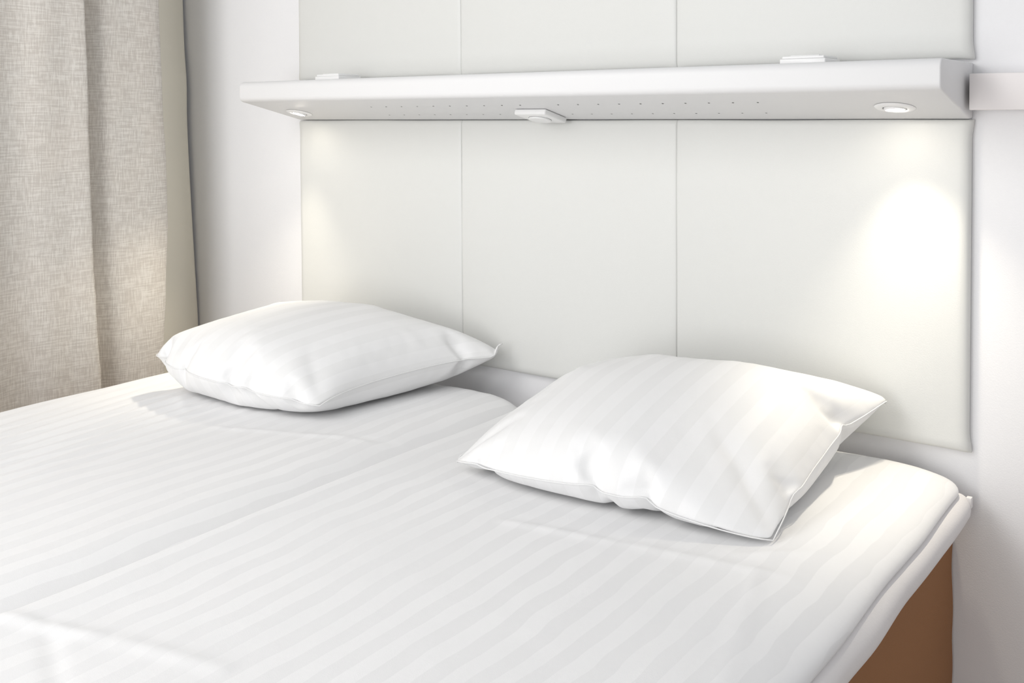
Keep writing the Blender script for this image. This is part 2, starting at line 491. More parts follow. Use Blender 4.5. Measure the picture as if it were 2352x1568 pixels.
GAP = -.908
Y0 = -2.03
slab_r = slab('mattress_topper', GAP, -.006, Y0 + .0, -.012, .600, .559, .022, .125, .008, .05, M['sheet'], nx=150, ny=260, hfun=h_right, dlr=.9, drr=.27, xfun=x_wave(2, .004))
tag(slab_r, 'mattress topper in white satin striped sheet on the right-hand bed, nearest the viewer', 'mattress topper', 'sheeted toppers on the twin beds')
slab_l = slab('mattress_topper', -1.842, GAP - .010, Y0, -.078, .600, .533, .03, .13, .008, .045, M['sheet'], nx=150, ny=260, hfun=h_left, dlr=.8, drr=.45, xfun=x_wave(5, .005))
tag(slab_l, 'mattress topper in white satin striped sheet on the left-hand bed beside the curtain', 'mattress topper', 'sheeted toppers on the twin beds')
mr = slab('mattress', GAP + .008, .008, Y0, -.004, .5585, .500, .02, .022, .03, .03, M['mattress'], nx=40, ny=90, hfun=None, xfun=x_wave(8, .005))
tag(mr, 'lower white mattress bulging out under the striped topper of the right-hand bed', 'mattress', 'lower mattresses of the twin beds')
ml = slab('mattress', -1.835, GAP - .003, Y0, -.004, .5325, .478, .02, .02, .03, .03, M['mattress'], nx=40, ny=90)
tag(ml, 'lower white mattress under the left-hand bed topper, showing at the headboard', 'mattress', 'lower mattresses of the twin beds')
ml.location.z = 0

bm = bmesh.new(); box(bm, .001, .0105, -.034, -.022, .536, .5555, .0012, 2)
bm_obj('fabric_tab', bm, M['mattress'], mr, angle=40)

def bed_base(x0, x1, zt, label):
    r = tag(empty('bed_base', ((x0 + x1) / 2, -1.0, 0)), label, 'bed base', 'brown bases of the twin beds')
    bm = bmesh.new()
    box(bm, x0, x1, Y0 + .02, .018, .08, zt, .01, 3)
    es = [e for e in bm.edges if abs(e.verts[0].co.z - e.verts[1].co.z) > .2]
    bmesh.ops.subdivide_edges(bm, edges=es, cuts=24)
    for v in bm.verts:
        if v.co.y > -.02: v.co.y += .0035 * noise.noise(Vector((1, 2, v.co.z * 14)))
        if v.co.x > x1 - .02: v.co.x += .004 * noise.noise(Vector((5, 2, v.co.z * 11))) 
    rel(r, bm_obj('upholstered_box', bm, M['skirt'], r, angle=40))
    for lx in (x0 + .08, x1 - .08):
        for ly in (Y0 + .12, -.10):
            bm = bmesh.new(); lathe(bm, [(0, 0), (.018, 0), (.025, .08), (0, .08)], 20, Matrix.Translation((lx, ly, 0)))
            rel(r, bm_obj('leg', bm, M['wood'], r, angle=40))
    return r
bed_base(-.895, -.030, .4995, 'brown upholstered base of the right-hand bed, visible below its mattress')
bed_base(-1.82, -.925, .4775, 'brown upholstered base of the left-hand bed beside the curtain')

# ------------------------------------------------------------------ pillows (vertex steps along the cloth grid, in 0.2 mm units)
PILLOW = {
    'R': dict(n=(48, 40), lo=(-0.763053, -0.602834, 0.604901),
        x=[5,-5,19,8,-3,-2,2,10,10,10,11,24,-11,7,7,7,8,6,7,6,6,5,6,5,4,16,16,12,-22,-15,-14,-13,-13,-13,-14,-12,-13,-12,-12,-10,7,-1,30,-15,10,-2,2,-1,5,6,9,16,-6,9,15,1,8,4,12,6,3,10,-1,10,-2,30,27,12,12,-37,-44,-7,-9,-7,-18,-3,-14,-12,-7,-3,11,-1,5,-7,31,-15,5,-4,1,-2,3,4,15,-3,6,8,6,4,6,6,7,5,8,7,2,14,28,38,22,-42,-35,-31,-8,-8,-8,-4,-10,-6,-3,1,11,0,11,-2,-12,8,21,-13,1,-3,0,0,1,2,4,5,5,5,12,-1,6,6,5,6,6,9,18,34,36,-36,-29,-25,-13,-6,-5,-5,-5,-2,0,-1,12,3,10,11,-5,-16,-6,15,15,-13,-1,-2,0,1,0,3,2,5,9,-1,4,5,5,4,5,7,10,27,37,-10,-34,-21,-13,-4,-2,-5,0,-1,3,1,7,6,9,12,11,-6,-18,-16,4,12,12,-12,-2,0,2,0,1,2,5,-2,7,3,4,4,4,3,6,8,37,3,-22,-21,-7,-2,1,-2,0,2,3,0,7,7,9,9,12,11,-10,-18,-13,-7,6,16,1,-12,-1,1,4,0,1,0,6,2,3,2,3,1,5,2,23,23,-35,-7,-1,1,1,0,1,3,3,2,5,7,8,9,11,11,11,-24,-7,-11,-9,-2,6,14,-4,-11,2,3,3,-1,2,3,2,7,-4,3,2,2,4,26,0,-24,-2,4,1,3,1,4,2,3,6,4,8,9,10,11,11,11,-31,-9,-3,-11,-4,1,5,10,-9,-4,3,5,1,0,2,2,2,2,1,1,0,4,22,-19,-1,3,2,4,2,3,4,2,6,4,7,8,10,11,11,10,11,-37,-7,-3,-8,-6,-1,1,4,4,-7,1,3,5,0,1,2,1,2,1,1,0,0,14,-10,3,4,3,2,4,4,3,4,4,8,5,9,11,11,11,10,11,-40,-8,-5,-2,-8,-3,0,1,5,-4,2,1,3,3,-1,4,0,2,0,2,-1,3,0,4,4,2,4,2,5,2,4,4,6,5,8,10,11,11,11,11,10,-42,-8,-6,-5,-4,-3,-1,1,0,1,1,2,2,3,1,2,1,1,1,1,2,1,2,4,2,3,4,5,1,3,3,6,4,7,9,10,11,11,11,10,12,-45,-7,-8,-4,-4,-4,1,-1,0,1,1,2,1,3,2,1,2,1,2,1,2,1,3,4,1,4,4,2,3,3,4,4,6,8,8,10,12,11,10,11,11,-47,-7,-6,-5,-4,-3,-1,0,1,0,1,2,2,2,1,2,1,2,2,1,2,2,3,2,4,3,2,3,3,4,3,5,6,7,9,11,11,10,8,9,9,-40,-8,-6,-5,-4,-3,-1,0,0,1,1,2,2,1,2,2,2,1,2,2,2,3,2,3,2,3,3,3,3,2,5,5,5,7,10,11,-1,5,11,12,-21,0,-7,-7,-5,-4,-3,0,-1,1,1,1,1,2,2,2,2,1,2,2,2,3,2,2,3,3,2,3,2,3,4,5,2,4,10,12,1,8,1,15,-9,-6,3,-5,-7,-6,-3,-4,-1,1,0,1,1,2,2,2,1,2,2,2,2,2,3,2,3,2,3,2,2,4,2,4,3,4,5,7,11,4,-2,10,12,-5,-5,1,-6,-6,-6,-4,-1,-2,0,1,1,1,2,2,1,2,2,2,2,2,3,2,3,2,3,2,2,3,3,3,2,4,4,6,7,1,2,7,13,-2,6,-2,0,-7,-6,-6,-4,-2,-1,0,1,1,2,2,1,2,2,3,1,3,2,2,3,2,3,2,2,3,2,3,3,3,3,5,6,3,5,2,4,4,5,5,5,-3,-6,-7,-5,-5,-2,-1,0,2,1,2,1,2,3,2,2,2,2,3,2,2,3,2,3,2,2,3,2,3,3,5,4,5,2,4,5,4,5,4,6,4,-5,-6,-7,-5,-5,-2,-1,0,2,2,2,1,3,2,2,2,3,2,2,3,2,2,3,2,2,3,3,2,3,3,5,4,4,3,5,4,5,4,5,5,5,-8,-6,-7,-5,-5,-4,0,2,2,2,2,2,2,2,2,3,2,2,3,2,3,2,2,3,2,3,2,3,3,3,5,4,4,3,5,5,4,5,4,6,5,-12,-6,-6,-4,-7,-2,0,1,2,3,2,2,2,2,3,2,3,2,2,3,2,3,2,3,2,2,3,3,3,3,4,4,5,4,4,5,5,4,5,5,5,-14,-6,-27,13,-4,-3,2,2,3,2,2,2,3,2,2,3,2,3,2,3,2,3,2,2,3,2,3,3,3,3,4,4,4,5,5,5,4,5,4,5,5,-16,-37,-10,5,16,-2,4,2,3,2,2,3,2,3,2,2,3,3,2,2,3,2,3,2,3,2,3,3,3,3,4,4,4,5,5,5,5,4,5,5,4,-30,-40,6,2,14,3,3,3,3,2,3,2,3,2,3,2,3,2,3,2,3,2,3,2,3,2,3,3,3,3,4,4,5,5,4,6,5,4,4,5,5,-87,10,3,7,10,6,7,3,3,2,3,2,3,2,3,3,2,3,3,2,3,2,3,2,3,2,3,3,3,3,4,4,5,5,5,5,5,4,4,5,5,-92,9,6,9,9,7,5,5,3,2,3,3,2,3,2,3,3,3,2,3,3,2,3,3,2,3,2,3,3,3,4,4,5,5,5,5,5,3,1,0,14,-93,7,8,9,9,7,5,4,3,2,4,2,3,3,3,2,3,3,3,3,2,3,3,2,3,3,2,3,3,3,4,4,5,6,5,5,2,3,2,-1,16,-94,5,10,9,8,7,6,3,4,3,2,3,3,3,3,3,3,2,4,2,3,3,3,2,3,3,2,3,3,2,5,4,5,6,4,4,-1,1,2,5,15,-93,-5,20,7,10,8,4,3,4,2,4,3,3,3,3,3,3,4,2,3,3,3,3,2,3,3,2,3,2,3,4,6,-2,2,3,7,7,0,-4,1,5,-75,-10,23,13,8,7,3,3,5,3,3,3,3,4,3,3,3,4,3,3,3,2,3,4,2,3,3,2,2,3,2,3,3,0,-3,-9,0,2,3,9,17,-76,-14,26,8,16,4,4,4,3,4,4,3,4,2,5,3,3,4,3,2,4,3,3,3,3,2,3,3,2,1,0,-3,-2,-1,-2,1,0,-1,10,7,19,-80,-15,23,11,17,4,6,4,4,4,2,5,4,4,3,4,4,3,3,4,2,3,3,3,3,3,2,3,2,1,0,-2,-3,-1,-2,0,-2,-1,4,14,12,-131,35,18,23,15,7,5,4,5,3,5,4,4,4,3,4,4,3,3,4,3,4,2,4,3,2,3,2,2,1,0,-2,-2,-2,-1,-2,-2,0,5,4,3,-116,30,25,22,14,7,5,5,4,4,5,4,5,2,2,8,3,4,3,3,4,3,3,4,3,3,2,2,1,2,0,-1,-2,-2,-2,-2,-2,1,5,4,1,-115,28,26,20,13,7,6,5,4,6,4,6,-3,7,7,4,4,3,4,3,4,3,4,3,4,3,2,2,2,1,0,0,-2,-2,-2,-2,-2,0,0,3,5,-113,27,26,18,12,7,7,4,6,5,6,-4,7,8,4,6,3,5,2,4,4,3,4,3,4,3,3,2,2,1,0,0,-2,-2,-2,-2,-1,1,-2,5,2,-112,27,25,16,11,9,4,7,5,6,-5,5,10,6,6,4,4,4,3,4,3,4,5,3,4,4,4,1,2,1,1,-1,-1,-2,-2,-2,-2,-1,-1,3,3,-109,26,23,14,11,8,6,7,4,0,-3,14,6,9,4,2,7,1,4,3,3,6,2,6,5,4,4,2,1,1,1,0,-1,-1,-2,-2,-2,-2,0,3,1,-107,26,19,14,10,8,8,3,3,-7,13,9,9,5,4,3,3,4,3,4,4,3,4,3,7,5,7,3,0,1,1,1,-1,-1,-1,-2,-2,-2,-2,2,2,-105,23,18,14,8,12,2,3,-9,13,10,11,8,1,4,2,4,3,3,3,4,4,4,3,5,5,-3,-14,30,2,2,2,0,0,0,-2,-3,-2,-2,3,-1,-103,21,18,11,10,6,3,-11,14,13,9,8,3,3,3,1,6,1,2,3,4,3,3,3,3,2,-9,-18,35,13,7,2,3,0,2,-1,-3,-2,-3,-1,1,-103,23,14,12,8,4,-11,12,13,10,9,2,1,3,4,1,6,0,2,2,3,3,1,1,2,-4,-25,-9,26,34,13,6,1,7,2,1,-1,-3,-3,-1,1,-104,21,14,10,7,-13,13,11,11,7,-14,12,2,9,2,2,3,1,1,2,2,2,1,-1,-1,-7,-33,6,8,41,23,9,11,5,4,5,0,-1,-3,-2,-1,-103,19,13,9,-12,12,11,8,5,-24,14,3,14,5,1,1,2,0,1,1,1,1,0,-2,-2,-8,-33,-17,36,12,42,18,13,10,8,7,6,0,-1,-5,-1,-101,17,12,-12,12,9,3,1,-8,-26,26,13,10,-1,-2,2,-2,0,1,-1,0,0,-8,10,-1,-8,-29,-29,8,27,48,25,20,15,12,11,9,8,1,-3,-4,-99,15,-9,10,7,0,0,-7,-38,14,14,26,-1,-9,4,-7,-3,7,0,-5,2,-7,2,5,3,-5,-32,-22,-21,46,34,25,32,18,12,22,11,12,14,1,-4,-99,0,3,0,-6,-6,-12,-11,13,16,7,-5,-4,-4,-3,-2,-2,0,0,-2,0,-2,1,1,2,3,-13,-18,-16,24,22,27,25,23,18,17,18,18,17,16,-40,-3060,21,10,2,-6,-19,5,-3,5,11,-5,17,-1,8,12,1,6,7,11,5,6,6,7,9,31,19,19,-17,-25,-20,-5,-20,-8,-15,-6,-16,-11,-6,1,22,-9,5,22,-21,-8,-4,-3,1,1,2,4,8,5,4,6,6,7,7,6,9,9,9,10,23,21,15,23,-29,-25,-16,-13,-11,-11,-9,-4,-4,2,7,7,-2,-3,-3,-4,-2,-3,-4,-2,0,2,2,2,2,5,4,4,4,6,6,6,7,10,10,13,18,18,37,-2,-33,-21,-11,-8,-8,-3,4,-5,6,10,2,1,-1,-5,-5,-3,-5,-2,1,-2,-1,3,1,0,0,2,2,1,5,7,2,0,8,8,8,11,13,25,38,-20,-36,-6,-7,-3,0,2,5,9,10,-1,2,-2,-2,-5,-9,-3,0,1,-1,-1,1,0,1,1,0,2,2,1,0,4,3,-1,4,6,8,6,10,51,-18,-17,-6,-3,0,2,4,8,10,9,0,0,-1,-13,2,-9,0,1,1,-1,0,1,0,0,1,1,0,2,1,1,1,2,2,5,1,2,5,5,5,40,-13,-17,0,3,4,8,10,10,8,-11,2,1,-17,1,1,1,0,1,-1,1,0,1,0,1,1,1,1,1,1,1,2,1,2,6,1,4,3,8,2,1,0,4,4,6,8,11,10,9,-15,-10,-4,1,2,-1,2,-1,1,1,0,1,0,1,1,1,1,1,1,1,2,1,2,1,2,4,3,2,9,5,0,1,1,5,7,10,10,10,9,-22,-8,-2,2,1,0,1,1,1,0,1,1,0,1,1,1,1,1,1,1,2,1,2,2,2,1,3,5,4,4,3,2,4,3,8,9,11,10,9,-27,-7,1,0,2,1,1,1,0,1,1,0,1,1,1,1,1,2,1,1,1,2,1,3,1,2,2,5,0,9,2,3,3,3,8,11,10,10,9,-35,-1,1,1,1,1,1,1,1,1,0,1,1,1,1,1,1,1,2,1,1,1,2,1,4,2,1,5,-3,11,4,3,3,3,8,7,-5,24,12,-35,0,0,2,1,1,1,1,1,1,0,1,1,1,1,1,1,1,2,1,2,1,1,1,3,1,1,2,0,6,11,4,3,3,7,4,-7,4,30,-28,0,0,2,0,2,1,1,1,0,1,1,1,1,1,1,1,2,1,1,2,1,1,2,0,4,1,2,0,4,5,-3,19,2,3,2,-1,3,4,-3,1,0,1,1,1,1,1,1,1,1,1,1,1,1,2,1,1,1,1,2,1,2,1,2,1,3,1,1,0,5,-2,6,18,-1,-8,13,-4,2,4,1,1,1,1,0,1,2,0,2,1,1,1,1,1,2,1,1,1,2,1,2,2,1,1,2,2,1,1,1,1,1,2,9,-6,3,4,5,5,8,1,1,1,0,1,1,1,1,1,1,2,1,1,1,2,1,2,1,1,2,1,2,1,1,2,2,2,1,1,1,0,1,3,2,3,2,6,5,7,1,1,2,-1,1,1,1,2,1,1,2,1,1,2,1,1,1,2,1,2,1,2,2,1,2,1,2,1,2,0,2,1,3,2,2,3,4,5,6,2,1,0,1,1,1,0,1,2,2,1,2,1,2,1,1,2,1,2,1,2,2,1,2,1,2,2,1,2,1,1,1,3,2,2,3,4,5,5,2,1,0,1,0,1,1,1,1,2,2,2,1,2,1,1,2,1,2,1,2,2,1,2,2,2,1,2,1,2,1,1,3,2,3,2,5,5,3,2,1,-1,1,1,0,2,1,1,1,3,1,2,2,1,1,2,2,1,1,3,1,2,2,2,1,2,2,1,2,1,1,3,2,3,3,4,6,-1,3,1,0,1,1,0,1,2,1,1,1,3,1,1,1,3,2,1,2,1,3,2,1,2,2,2,2,2,1,2,1,2,2,3,2,4,4,5,-2,3,1,0,1,0,0,2,2,0,2,1,3,1,0,2,2,1,3,2,2,2,1,2,3,2,2,2,2,1,2,2,1,3,2,3,4,4,4,-5,4,2,0,0,1,0,0,2,2,2,1,2,1,1,2,1,1,4,3,1,2,2,2,2,3,2,1,2,2,2,2,1,3,2,4,3,4,5,-10,5,3,0,0,-1,2,1,2,0,4,1,2,1,1,2,1,2,2,3,2,2,2,3,2,2,2,2,2,2,2,2,2,2,3,3,4,4,4,-22,3,14,2,-1,-1,3,1,0,2,2,2,0,3,2,2,1,2,2,3,1,3,3,2,2,2,3,2,2,2,3,1,2,3,2,3,4,5,4,-24,0,-4,-8,28,-4,3,-3,4,3,2,3,2,1,2,3,3,2,3,2,2,3,2,3,2,2,2,3,2,2,3,1,2,3,2,4,4,4,4,-73,39,-13,4,14,15,-4,5,2,3,5,2,2,1,3,2,2,3,2,3,2,2,3,3,3,2,2,2,3,2,3,2,2,2,3,4,3,5,4,-76,13,10,5,10,14,4,5,2,3,4,2,3,1,3,2,3,3,0,3,3,2,3,4,2,2,3,2,3,3,2,2,2,2,3,4,4,4,4,-78,14,9,6,9,10,9,-6,6,8,4,3,1,3,4,2,3,2,2,3,2,3,3,3,3,2,3,2,3,3,2,2,3,2,3,3,4,-1,5,-74,12,8,5,4,13,-1,10,4,3,7,5,2,4,3,3,2,2,3,2,3,3,2,3,3,3,3,2,3,3,2,2,3,2,4,2,2,-6,-3,-62,14,5,5,5,4,10,3,6,4,8,4,6,4,3,2,2,2,2,4,3,3,3,3,3,3,2,3,3,3,3,2,3,2,3,2,0,-8,1,-67,13,9,3,6,7,9,-1,9,1,11,5,6,4,3,1,2,1,4,4,4,3,3,3,3,3,3,3,2,3,3,2,4,-7,5,8,-9,-13,-7,-58,18,7,-10,28,-1,13,2,7,4,4,3,10,6,1,2,5,3,4,3,4,3,4,3,3,3,3,3,3,2,3,2,-1,-5,-2,7,-11,-12,5,-60,8,-8,15,0,21,-1,20,4,2,6,7,6,6,2,4,7,5,4,3,3,4,3,4,3,3,3,3,3,2,3,2,-4,-2,-2,3,-14,-8,10,-120,17,17,37,-8,14,14,3,-1,23,8,7,7,5,2,5,4,6,5,4,3,3,4,4,3,3,3,3,3,3,3,2,-5,-2,-3,-1,-14,-6,-1,-107,8,11,19,21,16,-2,7,9,15,11,14,5,6,5,5,4,5,5,5,4,3,4,3,4,3,3,3,3,3,3,0,-2,-3,-3,-10,-7,-5,0,-108,10,10,14,25,5,10,5,11,9,13,12,10,7,5,3,5,5,6,5,3,4,4,3,4,3,3,4,3,2,2,0,-2,-4,-5,-7,-7,-5,-2,-104,8,11,13,14,7,18,7,7,12,10,11,8,10,4,6,7,5,6,4,4,4,4,3,4,3,4,2,3,2,1,0,-2,-2,-6,-7,-6,-6,-1,-105,10,9,10,16,8,12,10,11,8,14,10,8,10,5,6,6,6,5,5,4,4,4,3,4,3,3,3,2,2,1,0,-2,-3,-5,-7,-6,-5,-4,-102,10,8,10,10,15,8,14,10,10,8,13,10,9,6,6,5,6,5,5,5,4,4,3,4,2,3,2,2,3,0,0,-2,-3,-4,-7,-6,-5,-4,-101,9,8,8,6,19,10,11,14,9,9,9,13,8,6,7,6,6,5,5,5,3,4,3,3,3,2,1,2,3,1,0,-1,-3,-4,-6,-7,-7,-5,-102,12,9,4,11,9,15,16,11,12,9,10,9,11,6,7,6,6,5,3,5,4,2,1,1,2,2,2,2,5,2,1,0,-2,-5,-5,-7,-7,-6,-106,12,10,9,5,3,24,18,13,11,10,10,10,8,5,8,6,6,4,3,1,1,1,0,1,1,2,1,3,-5,-23,21,16,-7,8,-3,-7,-8,-4,-107,3,16,12,4,3,12,26,20,12,10,8,7,9,8,5,1,2,0,2,0,-1,1,-1,1,-1,0,-1,-1,-30,0,0,44,12,4,2,-4,-6,-9,-105,5,6,16,9,1,1,44,17,8,5,7,6,5,3,2,0,1,-1,1,-2,1,-1,0,-1,-2,-2,-4,-9,-25,-23,44,22,29,12,7,1,-2,-10,-103,6,7,12,8,-2,-5,35,12,7,9,4,4,-1,0,-1,-1,-1,-2,0,0,1,0,-2,0,-1,-5,-14,-46,-11,35,37,28,19,23,14,7,-7,1,-105,5,12,5,3,6,-3,-17,9,19,10,0,1,-7,3,-7,-3,10,-11,-2,10,-9,8,1,-3,-14,-6,-5,-53,18,33,32,41,26,11,23,17,7,1],
